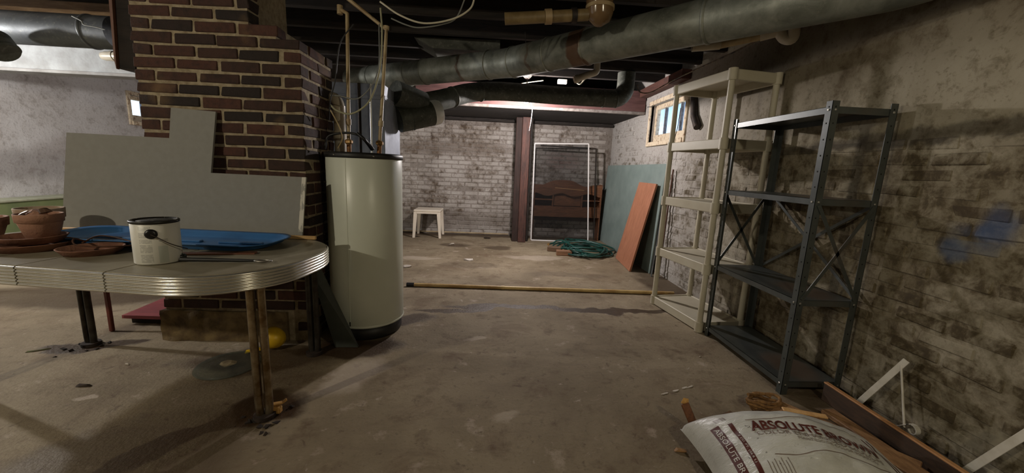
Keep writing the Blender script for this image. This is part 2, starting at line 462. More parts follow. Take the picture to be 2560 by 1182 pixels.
# dropped soffit over the far end: red fascia board, pale lip, dark plank underside
soff = thing('ceiling_soffit', 'dropped soffit with red painted fascia board above the wooden post', 'soffit', (0, 5.13, 1.90))
M_RED = wood_mat('worn_red_paint', s(112, 78, 74), s(84, 56, 54), (1, 9, 9), 2.5, .75)
M_LIP = mat('pale_chalk_edge', s(150, 142, 136), s(112, 102, 96), 20, .9)
MB().span((-1.0, 5.13, 1.93), (XW-.012, 5.17, 2.19), .004).build('fascia_board', M_RED, soff)
MB().span((-1.0, 5.122, 1.895), (XW-.012, 5.175, 1.93), .003).build('lower_lip', M_LIP, soff, label='chalky pale strip along the lower edge')
pm = MB().box((0, 0, 0), (XW+1.0-.03, .205, .03), .003).mesh('plank', M_DARKW)
for i in range(6): put('plank', pm, ((XW-1.0)/2, 5.29+.21*i, 1.925), soff)
MB().span((-1.0, 6.40, 1.86), (XW-.02, 6.485, 1.90), .006).build('wall_plate', M_DARKW, soff)
MB().span((1.86, 4.0, 2.10), (XW-.005, 5.11, 2.195), .004).build('trim_1', sill_m, kind='structure')

# chimney of dark red brick
chim = thing('brick_chimney', 'dark red brick chimney stack with pale mortar behind the chrome table', 'chimney', (-1.55, 2.58, 0))
CX0, CX1, CY0, CY1 = -2.005, -1.10, 2.37, 2.80
M_MORT = mat('mortar', s(166, 153, 128), s(132, 118, 94), 30, .95, bump=.6, bscale=90)
M_BRK = brick_mat('chimney_brick', s(80, 50, 40), s(58, 40, 33), s(40, 32, 29), s(30, 25, 22))
def lim(z): return CX1 if z < 1.80 else (-1.225 if z < 1.868 else -1.37)
m = MB()
for za, zb in ((0, 1.80), (1.80, 1.868), (1.868, ZJ-.01)):
    m.span((CX0+.008, CY0+.008, za), (lim(za+.01)-.008, CY1, zb))
m.build('mortar_core', M_MORT, chim)
BL, BG, BH, CO = .2147, .0137, .0535, .067
rnd = random.Random(5); BK = {}
def bk(dx, dy):
    key = (round(dx, 3), round(dy, 3))
    if key not in BK: BK[key] = [MB().add(*hull(chamfer(dx, dy, BH, .0042, .0034, rnd))).mesh('brick', M_BRK) for _ in range(4)]
    return rnd.choice(BK[key])
for row in range(32):
    z = .006+row*CO+BH/2; xr = lim(z); items = []
    if row % 2 == 0:
        for i in range(4):
            x = CX0+i*(BL+BG); items.append((x, CY0, BL, .1))
        for xx in (CX0, CX1-.1):
            items.append((xx, CY0+.1+BG, .1, BL)); items.append((xx, CY0+.1+BG*2+BL, .1, .0866))
    else:
        items += [(CX0, CY0, .1, BL), (CX1-.1, CY0, .1, BL)]
        for i in range(3): items.append((CX0+.1+BG+i*(BL+BG), CY0, BL, .1))
        for xx in (CX0, CX1-.1): items.append((xx, CY0+BL+BG, .1, .2016))
    for x, y, dx, dy in items:
        if xr < CX1 and x+dx > xr+.02:
            if x < xr-.06: dx = xr-x
            else: continue
        if z < .19 and x < -1.3 and y < CY0+.01: continue
        put('brick', bk(dx, dy), (x+dx/2+rnd.uniform(-.003, .003), y+dy/2-rnd.uniform(-.005, .002), z), chim, rnd.uniform(-.008, .008))
# rough parged foot
pts = []; nx, nz = 26, 8; m = MB(); g = []
for k in range(nz+1):
    for i in range(nx+1):
        x = -2.02+.76*i/nx; z = .195*k/nz
        g.append(Vector((x, CY0-.022-.022*mnoise.noise(Vector((x*9, z*14, 3)))+.012*(k/nz), z*(1+.12*mnoise.noise(Vector((x*6, 1, 2)))))))
fs = [(k*(nx+1)+i, k*(nx+1)+i+1, (k+1)*(nx+1)+i+1, (k+1)*(nx+1)+i) for k in range(nz) for i in range(nx)]
m.add(g, fs, True)
m.span((-2.02, CY0-.01, 0), (-1.26, CY0+.06, .19))
m.build('parged_foot', mat('rough_parging', s(120, 102, 70), s(78, 62, 42), 14, .95, bump=.8, bscale=30), chim, label='rough cement coat at the foot')

# green painted ledge along the left wall
led = MB().span((XL+.002, YR, 0), (XL+.24, YB-.01, .60), .01).build('baseboard_left', mat('green_paint', s(128, 138, 92), s(108, 120, 80), 5, .8), kind='structure')
MB().span((XL+.002, YR, .60), (XL+.25, YB-.01, .625), .006).build('trim_2', mat('pale_ledge_top', s(184, 186, 160), s(160, 160, 138), 9, .85), kind='structure')

# windows
M_FRAME = mat('flaking_cream_paint', s(214, 198, 172), s(150, 120, 92), 26, .8, lo=.5, hi=.68, bump=.3)
M_IRON = mat('dark_iron', s(44, 42, 42), s(66, 56, 48), 20, .6, .6)
def glass_mat():
    t = NT('dusty_window_glass')
    tr = t.n.new('ShaderNodeBsdfTransparent'); mx = t.n.new('ShaderNodeMixShader'); df = t.n.new('ShaderNodeBsdfPrincipled')
    df.inputs['Base Color'].default_value = (.35, .42, .5, 1); df.inputs['Roughness'].default_value = .25
    f = t.math('MULTIPLY', t.ramp(t.noise(t.coord('pos'), 14, 5), .35, .75), .22)
    t.L(f, mx.inputs[0]); t.L(tr.outputs[0], mx.inputs[1]); t.L(df.outputs[0], mx.inputs[2]); t.L(mx.outputs[0], t.o.inputs[0])
    return t.m
M_GLASS = glass_mat()
def window(name, side, y0, y1, z0, z1, npane, label):
    x0 = XW if side > 0 else XL
    ww = MB(); xi = x0+side*.05; xo = x0+side*.098
    win = bpy.data.objects.new(name, None); COL.objects.link(win); win.location = (x0, (y0+y1)/2, z0); ORG[win.name] = Vector(win.location)
    tag(win, label, kind='structure')
    a, b = min(xi, xo), max(xi, xo); fwd = .055; low = .09
    for (ya, yb, za, zb) in ((y0, y0+fwd, z0, z1), (y1-fwd, y1, z0, z1), (y0+fwd, y1-fwd, z1-fwd, z1), (y0+fwd, y1-fwd, z0, z0+low)):
        ww.span((a, ya, za), (b, yb, zb), .004)
    ww.build('window_frame', M_FRAME, win)
    step = (y1-y0-2*fwd)/npane
    for i in range(npane):
        ya = y0+fwd+i*step
        MB().span((x0+side*.080, ya+.002, z0+low), (x0+side*.085, ya+step-.002, z1-fwd)).build('pane', M_GLASS, win)
        if i: MB().span((min(x0+side*.065, x0+side*.098), ya-.013, z0+low), (max(x0+side*.065, x0+side*.098), ya+.013, z1-fwd), .003).build('mullion', mat('grey_mullion', s(122, 120, 122), s(80, 76, 76), 30, .8), win)
    # outer casing boards flush with the wall
    c = MB(); e = .05; xa, xb = sorted((x0-side*.018, x0+side*.03))
    for (ya, yb, za, zb) in ((y0-e, y0, z0-e, z1+e), (y1, y1+e, z0-e, z1+e), (y0, y1, z1, z1+e)): c.span((xa, ya, za), (xb, yb, zb), .004)
    c.build('casing', M_FRAME, win)
    MB().span((min(x0-side*.03, x0+side*.03), y0-.02, z0-e), (max(x0-side*.03, x0+side*.03), y1+.02, z0), .004).build('window_sill', M_FRAME, win)
window('window_1', 1, WY0, WY1, WZ0, WZ1, 4, 'small cream framed basement window with blue daylight in the right wall')
window('window_2', -1, LY0, LY1, LZ0, LZ1, 2, 'bright small window in the left wall beside the chimney')

# bare bulbs that light the cellar
M_BULB = None
def bulb_mat(col, st):
    t = NT('lit_bulb_glass'); t.b.inputs['Emission Color'].default_value = (*col, 1); t.b.inputs['Emission Strength'].default_value = st
    return t.done((.9, .9, .88, 1), .3)
def make_bulb(pos, watts, col, label, string=None, drop=None):
    p = Vector(pos)
    root = thing('bare_bulb_lamp', label, 'lamp', (p.x, p.y, ZJ), 'bare bulbs under the joists')
    MB().lathe([(.0, .0), (.055, .0), (.055, -.018), (.03, -.045), (.022, -.05), (0, -.05)], (p.x, p.y, ZJ), 20).build('ceiling_rose', mat('white_porcelain', s(210, 206, 200), None, rough=.3), root)
    if ZJ-.05 > p.z+.06: MB().tube([(p.x, p.y, ZJ-.05), (p.x, p.y, p.z+.06)], .006, 8).build('flex', mat('brown_flex', s(40, 32, 26), None, rough=.6), root)
    MB().lathe([(0, .075), (.02, .07), (.021, .03), (.017, .022), (0, .022)], p, 16).build('socket', M_IRON, root)
    MB().lathe([(.013, .03), (.016, .02), (.028, .0), (.031, -.018), (.026, -.037), (.014, -.048), (.001, -.051)], p, 20).build('bulb', bulb_mat(col, 12.0), root)
    if string: MB().tube(bez(string, 5), .0035, 6).build('pull_string', mat('white_string', s(226, 214, 208), None, rough=.9), root, label='long white pull string')
    ld = bpy.data.lights.new('bulb_light', 'POINT'); ld.energy = watts; ld.color = col; ld.shadow_soft_size = .035
    lo = bpy.data.objects.new('bulb_light', ld); COL.objects.link(lo); lo.parent = root; lo.location = Vector((p.x, p.y, p.z-.09))-ORG[root.name]
    return root
A = BULBS[0][0]
make_bulb(*BULBS[0], 'bare bulb with white pull string hidden above the thin dark duct', string=[(A[0]+.03, A[1]-.01, A[2]+.03), (A[0]+.075, A[1]+.02, 1.84), (A[0]+.07, A[1]+.015, 1.70), (A[0]+.055, A[1]+.02, 1.58)])
make_bulb(*BULBS[1], 'bare bulb over the left end of the cellar, left of the picture')
make_bulb(*BULBS[2], 'bare bulb behind the camera on the table side')
make_bulb(*BULBS[3], 'bare bulb behind the camera on the shelf side')

# ================================================================== DUCTS, PIPES, CABLES OVERHEAD
def galv_mat(name, a, b, rough=.45, metal=.6, rust=None):
    t = NT(name); p = t.coord('pos'); n = t.noise(p, 7, 7, .65, .4); n2 = t.noise(p, 38, 5, .6)
    c = t.mix(t.ramp(n, .36, .64), a, b)
    c = t.mix(t.math('MULTIPLY', t.ramp(n2, .56, .72), .35), c, s(150, 150, 138))
    if rust:
        wv = warped(t, .055, 12)
        for (x, y, rx, ry, rot, k) in rust:
            c = t.mix(t.math('MULTIPLY', blob(t, wv, x, y, rx, ry, .3, rot), k), c, s(92, 60, 36))
    t.bump(n2, .12, .004)
    return t.done(c, t.math('ADD', rough, t.math('MULTIPLY', n, .25)), metal)
def duct(name, label, pts, r, mtl, seams, cat='duct', seg=40, collar=None):
    root = thing(name, label, cat, tuple(pts[0]))
    m = MB(); m.tube(pts, r, seg); m.build('duct_pipe', mtl, root)
    # crimped seams
    P = [Vector(p) for p in pts]; R = r if isinstance(r, (list, tuple)) else [r]*len(P)
    cum = [0]
    for i in range(1, len(P)): cum.append(cum[-1]+(P[i]-P[i-1]).length)
    for sm in seams:
        d = sm*cum[-1]
        for i in range(1, len(P)):
            if cum[i] >= d:
                q = (d-cum[i-1])/(cum[i]-cum[i-1]); c = P[i-1].lerp(P[i], q); dr = (P[i]-P[i-1]).normalized(); rr = R[i-1]+(R[i]-R[i-1])*q
                MB().tube([c-dr*.010, c-dr*.005, c+dr*.005, c+dr*.010], [rr+.001, rr+.006, rr+.006, rr+.001], seg, False).build('seam_band', mtl, root); break
    return root
# the big galvanised trunk across the picture
e0, e1, e2 = Vector((-1.52, 4.37, 1.99)), Vector((.12, 3.35, 1.99)), Vector((1.72, 1.67, 1.995))
e3 = Vector((1.80, -2.3, 2.0))
bend = corner(e0, e1, e2, .5, 6); bend2 = corner(e1, e2, e3, .3, 4)
M_D1 = galv_mat('galvanised_trunk', s(138, 141, 132), s(96, 99, 90), .40, .45, rust=[(.60, 2.85, .065, .25, -.81, .85), (-.28, 3.6, .016, .3, -.56, .6), (.30, 3.16, .016, .2, -.81, .5)])
rr_ = [.108]+[.112+.004*k/6 for k in range(7)]+[.117]*6
trunk = duct('round_duct', 'big galvanised round duct with a rust stain slanting across the ceiling', [e0]+bend+bend2+[e3], rr_, M_D1, [.04, .10, .125, .21, .24, .285, .325, .42, .6, .8])
# hanging wires of the trunk
for q in ((.22, 3.245), (1.0, 2.425), (1.28, 2.13)):
    MB().tube([(q[0], q[1], ZJ-.002), (q[0]+.01, q[1]-.01, 2.10)], .003, 6).build('hanger_wire', M_IRON, trunk)
    ring = [Vector((q[0], q[1], 1.98))]
# second, thinner duct: off the plenum, along under the far joists, up at its right end
M_D2 = galv_mat('dark_galvanised', s(84, 86, 78), s(58, 60, 52), .5, .4)
d2 = [(-.80, 3.60, 1.66), (-.62, 3.72, 1.70), (-.44, 3.9, 1.78), (-.25, 4.08, 1.87), (.05, 4.2, 1.92), (.6, 4.28, 1.925), (1.05, 4.3, 1.925)]
el = corner((1.05, 4.3, 1.925), (1.40, 4.3, 1.925), (1.40, 4.3, 2.19), .12, 6)
duct('branch_duct', 'thin dark round duct curving off the furnace under the far joists and up', bez(d2, 5)+el+[(1.40, 4.3, 2.195)], .092, M_D2, [.2, .33, .83, .88])
# short capped stub beside it
st = thing('duct_stub', 'short dark round duct with a shiny crimped end pointing right', 'duct', (-.62, 3.5, 1.60))
sa, sb = Vector((-.80, 3.38, 1.50)), Vector((-.545, 3.53, 1.585))
dr = (sb-sa).normalized()
MB().tube([sa, sb], .104, 36).build('duct_pipe', M_D2, st)
MB().tube([sb-dr*.005, sb+dr*.05, sb+dr*.075], [.106, .106, .096], 36).build('end_cap', mat('bright_zinc', s(220, 220, 218), s(200, 200, 198), 12, .35, .3), st, label='bright bare metal end cap')
MB().tube([sa.lerp(sb, .35)-dr*.006, sa.lerp(sb, .35)+dr*.006], .109, 36, False).build('seam_band', M_D2, st)

# furnace and plenum behind the water heater
fur = thing('furnace', 'grey furnace cabinet with tall sheet metal plenum behind the water heater', 'furnace', (-1.1, 3.25, 0))
M_FUR = mat('furnace_enamel', s(176, 180, 192), s(160, 164, 176), 3, .4)
M_PLEN = galv_mat('plenum_sheet', s(150, 156, 168), s(128, 134, 146), .5, .25)
MB().span((-1.36, 3.0, .02), (-.80, 3.52, 1.16), .012).build('cabinet', M_FUR, fur)
MB().span((-1.30, 2.985, .15), (-.86, 3.0, .62), .004).build('door_panel', M_FUR, fur)
MB().span((-1.30, 2.985, .66), (-.86, 3.0, 1.10), .004).build('door_panel', M_FUR, fur)
MB().span((-1.34, 3.02, 1.162), (-.815, 3.50, 1.71), .004).build('plenum', M_PLEN, fur)
MB().span((-1.345, 3.012, 1.60), (-.808, 3.508, 1.63), .003).build('drive_cleat', M_PLEN, fur)
MB().tube([(-.808, 3.30, 1.70), (-.62, 3.5, 1.66)], [.1, .095], 24).build('takeoff_collar', M_D2, fur)
MB().tube([(-.98, 2.97, .9), (-.98, 2.97, 1.70)], .011, 10).build('gas_pipe', M_IRON, fur)
MB().tube([(-.90, 2.975, .9), (-.90, 2.975, 1.70)], .008, 10).build('gas_pipe', mat('bright_pipe', s(200, 200, 196), None, rough=.3, metal=.6), fur)

# dark rectangular trunk near the ceiling
MB().slab([Yp(1035, 92, 3.6), Yp(1250, 100, 3.6), Yp(1250, 130, 3.6), Yp(1082, 120, 3.6)], .35, (0, 1, 0)).build('rectangular_duct', galv_mat('grimy_sheet', s(92, 94, 88), s(66, 68, 62), .6, .2), label='dark rectangular sheet metal duct above the big round duct', cat='duct')

# waste pipes
M_CREAM = mat('cream_pvc', s(184, 166, 130), s(146, 122, 88), 9, .45, kind='pos')
M_WPVC = mat('white_pvc', s(206, 200, 186), s(184, 172, 150), 6, .35)
wp = thing('waste_pipe', 'cream plastic waste pipe with a bulky down elbow above the duct', 'pipe', (.3, 2.42, 2.0))
a, b = Yp(1262, 47, 2.42), Yp(1470, 37, 2.42)
MB().tube([a, b], .033, 20).build('pipe_run', mat('grimy_tan_pvc', s(146, 126, 88), s(110, 92, 60), 9, .5), wp)
MB().tube([a.lerp(b, .48), a.lerp(b, .56)], .041, 20).build('coupling', M_CREAM, wp)
MB().tube([a.lerp(b, .80), a.lerp(b, .86)], .041, 20).build('hub_clamp', M_IRON, wp)
t0, t1 = Yp(1500, -60, 2.42), Yp(1499, 34, 2.42)
MB().tube([t0, t1, t1+Vector((0, .01, -.03)), t1+Vector((0, .03, -.05))], [.078, .078, .068, .03], 28).build('drop_elbow', mat('glossy_tan_pvc', s(118, 94, 66), s(96, 75, 50), 5, .16), wp, label='glossy tan elbow')
MB().tube([t1+Vector((0, 0, .02)), t1+Vector((0, 0, .04))], .083, 28).build('collar', M_CREAM, wp)
tr = thing('drain_trap', 'dusty grey drain pipe with upright stub below the big duct', 'pipe', (1.1, 3.7, 2.1))
p = [Yp(1435, 200, 3.7), Yp(1465, 189, 3.7), Yp(1492, 180, 3.7), Yp(1494, 140, 3.7)]
MB().tube([p[0], p[1]]+corner(p[1], p[2], p[3], .03, 4)+[p[3]], .030, 16).build('trap_pipe', M_WPVC, tr)
MB().tube([p[0].lerp(p[1], .1), p[0].lerp(p[1], .4)], .036, 16).build('coupling', M_WPVC, tr)
rp = thing('drain_pipe', 'cream drain pipe with a u shaped white elbow under the duct by the right wall', 'pipe', (1.6, 2.6, 2.1))
p = [Yp(1730, 118, 2.62), Yp(1800, 112, 2.58), Yp(1895, 92, 2.42), Yp(1948, 78, 2.36)]
MB().tube(p, .024, 18).build('pipe_run', M_CREAM, rp)
MB().tube([p[0], p[1]], .028, 18).build('coupling', M_WPVC, rp); MB().tube([p[2].lerp(p[3], .1), p[3]], .029, 18).build('coupling', M_WPVC, rp)
q = [p[3], Yp(1962, 96, 2.34), Yp(1982, 94, 2.31), Yp(1988, 50, 2.30)]
MB().tube(bez(q, 6), .030, 18).build('u_bend', M_WPVC, rp)

# hot and cold pipes over the heater
def supply(name, label, pts, fit):
    t = thing(name, label, 'pipe', tuple(pts[0]))
    MB().tube(pts, .0115, 12).build('pipe_run', M_CREAM, t)
    bq = Vector(pts[0]); d = (Vector(pts[1])-bq).normalized()
    MB().tube([bq, bq+d*.05], .0145, 12).build('nipple', mat('rusty_brass', s(150, 104, 58), s(96, 60, 36), 40, .5, .5), t)
    MB().box(bq+d*.065, (.042, .042, .03), .008).build('union_nut', mat('dirty_brass', s(176, 140, 86), s(130, 96, 56), 30, .4, .5), t)
    MB().tube([bq+d*.17, bq+d*.205], .016, 12).build('coupling', M_CREAM, t)
    MB().tube([Vector(pts[-2]) if fit else Vector(pts[-1])-d*.03, (Vector(pts[-2]) if fit else Vector(pts[-1]))+d*.02], .017, 12).build('elbow_fitting', M_CREAM, t)
HX, HY, HR = -.835, 2.605, .235
hp1, hp2 = Vector((-.925, 2.58, 1.202)), Vector((-.735, 2.58, 1.202))
u1 = Yp(868, 34, 2.58); u2 = Yp(966, 74, 2.58); u3 = Yp(866, -6, 2.58)
supply('supply_pipe', 'left cream plastic pipe rising from the water heater', [hp1, u1, u1+Vector((-.05, .02, .03))], False)
supply('supply_pipe', 'right cream plastic pipe on the water heater, turning left at the ceiling', [hp2, u2, u3], True)
fl = thing('vent_pipe', 'white plastic vent pipe with elbow between chimney and water heater', 'pipe', (-1.0, 2.7, 1.205))
ve = corner(Yp(851, 368, 2.72), Yp(847, 246, 2.72), Yp(780, 240, 2.92), .08, 7)
MB().tube([Vector((ve[0].x+.002, 2.72, 1.205))]+ve+[Yp(800, 243, 2.87)], .037, 20).build('vent_tube', M_WPVC, fl)
MB().tube([Yp(850, 350, 2.72), Yp(850, 328, 2.72)], .042, 20).build('coupling', M_WPVC, fl)
MB().tube([Yp(848, 285, 2.72), Yp(847, 265, 2.72)], .041, 20).build('coupling', M_WPVC, fl)

# cables
M_CABW = mat('white_cable', s(196, 190, 170), None, rough=.5); M_CABG = mat('grey_cable', s(120, 122, 118), None, rough=.5); M_CABK = mat('black_cable', s(24, 24, 24), None, rough=.5)
def cable(pts, r, mtl, label, n=8): MB().tube(bez(pts, n), r, 8).build('electric_cable', mtl, label=label, cat='cable')
cable([Yp(950, 4, 2.3), Yp(1000, 38, 2.3), Yp(1060, 58, 2.3), Yp(1130, 48, 2.3), Yp(1175, 22, 2.3), Yp(1188, -12, 2.3)], .005, M_CABW, 'white cable looping down from the ceiling, upper of two loops')
cable([Yp(978, 46, 2.32), Yp(1015, 62, 2.32), Yp(1048, 69, 2.32), Yp(1100, 62, 2.32), Yp(1140, 45, 2.32), Yp(1165, -10, 2.32)], .004, M_CABG, 'grey cable looping down from the ceiling, lower of two loops')
cable([Yp(951, 20, 2.45), Yp(955, 80, 2.45), Yp(950, 170, 2.45), Yp(925, 250, 2.45), Yp(880, 284, 2.45), Yp(842, 276, 2.5), Yp(826, 262, 2.52)], .0055, mat('aged_white_cable', s(158, 156, 128), None, rough=.6), 'aged white cable sagging from the ceiling down to the chimney corner')
cable([Yp(948, 60, 2.48), Yp(944, 180, 2.48), Yp(900, 244, 2.48), Yp(850, 240, 2.5), Yp(826, 238, 2.52)], .004, M_CABG, 'thin grey cable sagging behind the aged white one')
cable([Yp(884, 60, 2.5), Yp(850, 110, 2.5), Yp(838, 200, 2.5), Yp(826, 250, 2.5), Yp(822, 300, 2.55)], .004, M_CABK, 'black cable hanging beside the left supply pipe')
cable([Yp(812, 372, 2.50), Yp(822, 340, 2.5), Yp(868, 332, 2.5), Yp(900, 340, 2.5), Yp(925, 362, 2.56), Yp(934, 374, 2.58)], .007, M_CABK, 'black cable curling across the top of the water heater')
cable([Yp(893, 333, 2.46), Yp(912, 350, 2.46), Yp(930, 374, 2.55)], .010, M_CABK, 'thick black cord end by the heater pipes')
cable([Yp(826, 275, 2.5), Yp(846, 312, 2.5), Yp(856, 345, 2.5), Yp(845, 371, 2.55)], .004, mat('tan_cable', s(170, 150, 110), None, rough=.6), 'tan cable running down to the vent pipe foot')
cable([Yp(1593, 212, 4.3), Yp(1600, 230, 4.3), Yp(1626, 231, 4.2), Yp(1662, 212, 4.0), Yp(1700, 192, 3.7), Yp(1760, 165, 3.3), Yp(1840, 128, 2.8), Yp(1920, 88, 2.45)], .006, mat('old_tan_cable', s(150, 132, 108), s(60, 52, 46), 16, .6), 'old tan cable running along the ceiling above the plastic shelf')
cable([Yp(1660, 222, 4.9), Yp(1640, 262, 4.9), Yp(1618, 268, 4.95)], .004, M_CABK, 'thin black wire beside the top of the window')
cable([Xp(1702, 270, 1.92), Xp(1694, 318, 1.93), Xp(1686, 350, 1.93), Xp(1680, 400, 1.93)], .004, M_CABK, 'thin black wire hanging on the wall below the window')
cable([(.55, 4.66, 2.15), (.35, 4.9, 2.16), (.1, 5.05, 2.12), (-.3, 5.1, 2.04)], .006, M_CABW, 'white cable tacked along the red fascia board')
cable([Yp(1440, 206, 4.7), Yp(1450, 210, 4.7), Yp(1462, 198, 4.7), Yp(1468, 192, 4.7)], .008, M_CABW, 'short white cable kinked up from the ceiling box')
jb = thing('junction_box', 'white electrical box on the joist near the far bulb', 'electrical box', tuple(Yp(1406, 206, 4.75)))
c = Yp(1406, 204, 4.75); MB().box(c, (.11, .05, .05), .006).build('box_body', mat('white_box', s(222, 218, 212), None, rough=.5), jb); MB().box(c+Vector((0, -.028, 0)), (.10, .006, .044), .002).build('box_cover', mat('white_box', s(222, 218, 212)), jb)

# ------------------------------------------------------------------ far left overhead
bw = MB(); bw.span((XL+.01, 3.6, 1.79), (-2.3, 3.72, 1.985), .004)
wb_ = thing('white_beam', 'whitewashed timber beam across the left end of the cellar', 'beam', (-3.6, 3.66, 1.77))
bw.build('beam', mat('whitewash_timber', s(164, 167, 168), s(140, 141, 140), 8, .85, bump=.3), wb_)
MB().span((XL+.01, 3.585, 1.765), (-2.3, 3.735, 1.79), .003).build('bottom_board', mat('grey_board', s(150, 149, 147), s(126, 123, 120), 8, .85), wb_)
M_D3 = galv_mat('left_duct_sheet', s(96, 100, 104), s(76, 79, 82), .36, .5)
duct('left_round_duct', 'grey round duct running along the joists at the left', [(-4.9, 3.0, 1.945), (-2.62, 3.0, 1.945)], .105, M_D3, [.35, .93])
MB().span((XL+.02, 3.2, 2.085), (-2.75, 3.235, 2.198), .003).build('lit_joist_board', wood_mat('lit_joist_pine', s(176, 148, 116), s(128, 100, 74), (1, 9, 9), 3), label='pale added board in the lit joist tone above the left round duct', cat='board')  # added pale boards carry the lamplit tone that the dark joists lack
MB().span((-4.2, 2.86, 2.12), (-2.75, 2.90, 2.198), .003).build('lit_joist_board', MATS['lit_joist_pine'], label='shorter added board in the lit joist tone in front of the longer one at the left ceiling', cat='board')
sd = thing('duct_end', 'open end of a short round duct hanging below the left duct', 'duct', (-3.32, 2.9, 1.76))
MB().tube([Yp(-14, 100, 2.85), Yp(8, 128, 2.82)], .078, 28).build('duct_pipe', M_D2, sd)
MB().tube([Yp(6, 126, 2.82), Yp(10, 131, 2.82)], .082, 28).build('rim', M_D2, sd)
pp = thing('pipe_stub', 'short white pipe end sticking out beside the whitewashed beam', 'pipe', (-3.1, 3.4, 1.9))
c0, c1_ = Yp(256, 140, 3.54), Yp(300, 141, 3.54)
MB().tube([c0, c0.lerp(c1_, .2), c1_], [.028, .036, .036], 18).build('pipe_run', M_WPVC, pp); MB().tube([c0.lerp(c1_, .55), c0.lerp(c1_, .7)], .040, 18).build('coupling', M_WPVC, pp)
tb = thing('trimmer_beam', 'dark hanging trimmer timber beside the top left of the chimney', 'beam', (-2.15, 2.62, 1.8))
MB().slab([Yp(287, -40, 2.62), Yp(338, -40, 2.62), Yp(338, 181, 2.62), Yp(290, 170, 2.62)], .16, (0, 1, 0)).build('timber', M_DARKW, tb)
MB().slab([Yp(268, -40, 2.60), Yp(277, -40, 2.60), Yp(291, 172, 2.60), Yp(285, 150, 2.60)], .02, (0, 1, 0)).build('edge_board', wood_mat('raw_edge', s(112, 76, 56), s(82, 54, 40), (8, 8, 1), 3), tb)
cable([Yp(180, 40, 2.86), Yp(203, 52, 2.86), Yp(210, 62, 2.86), Yp(240, 68, 2.86), Yp(262, 74, 2.86)], .004, M_CABG, 'grey wire squiggle in front of the left round duct')

# iron pipe stub in the right wall
MB().tube([Xp(1737, 238, 1.955), Xp(1736, 290, 1.945), Xp(1744, 318, 1.94)], .036, 14).build('iron_pipe_stub', M_IRON, label='rusty black iron pipe stub on the wall behind the plastic shelf', cat='pipe')

# ================================================================== CHROME TABLE AND WHAT IS ON IT
TZ = .70
E_ = Vector((-.832, 1.79, 0)); TA = math.radians(8)
TU = Vector((-math.cos(TA), math.sin(TA), 0)); TV = Vector((math.sin(TA), math.cos(TA), 0))   # s runs left, v runs back
def tp(s_, v_, z): q = E_+TU*s_+TV*v_; return Vector((q.x, q.y, z))
TL, TW, TR = 1.74, .80, .36
def tsection(s0, s1, inset=0.0, n=10):
    """outline of one table section, from the front at s1 round to the back at s1; ends at TL and 0 are rounded"""
    hw = TW/2-inset; out = []
    def arc(cx, cy, a0, a1, sg): 
        r = TR-inset
        return [(cx+r*math.cos(a0+(a1-a0)*k/n), cy+r*math.sin(a0+(a1-a0)*k/n)) for k in range(n+1)]
    left_round = s1 > TL-.01; right_round = s0 < .01
    # path counter-clockwise in (s,v)
    path = []
    if right_round: path += arc(TR, -(TW/2-TR), PI*1.5, PI, 1)[::1]
    else: path += [(s0, -hw)]
    if right_round: path += arc(TR, TW/2-TR, PI, PI*.5, 1)
    else: path += [(s0, hw)]
    if left_round: path += arc(TL-TR, TW/2-TR, PI*.5, 0, 1)+arc(TL-TR, -(TW/2-TR), 0, -PI*.5, 1)
    else: path += [(s1, hw), (s1, -hw)]
    return path
tab = thing('dinette_table', 'chrome edged dinette table with ribbed metal apron and grey top', 'table', tuple(tp(TL/2, 0, 0)))
M_TOP = mat('grey_laminate', s(150, 142, 122), s(120, 112, 92), 5, .38, bump=.05, bscale=200)
M_CHR = mat('ribbed_aluminium', s(222, 220, 212), s(200, 196, 184), 5, .24, .8)
M_LEG = mat('worn_chrome', s(168, 154, 128), s(110, 88, 60), 18, .3, .9)
M_LEG_SHADE = mat('shaded_leg_steel', s(70, 66, 60), s(48, 42, 36), 18, .45, .7)  # darker copy of the leg chrome, painting shade onto the rear legs
prof = []   # (offset outwards, height below top)
for i in range(43):
    q = i/42; z = -.002-.078*q
    prof.append((.0015+.0055*abs(math.sin(q*PI*6)), z))
JN = [0, .56, .935, 1.16, TL]
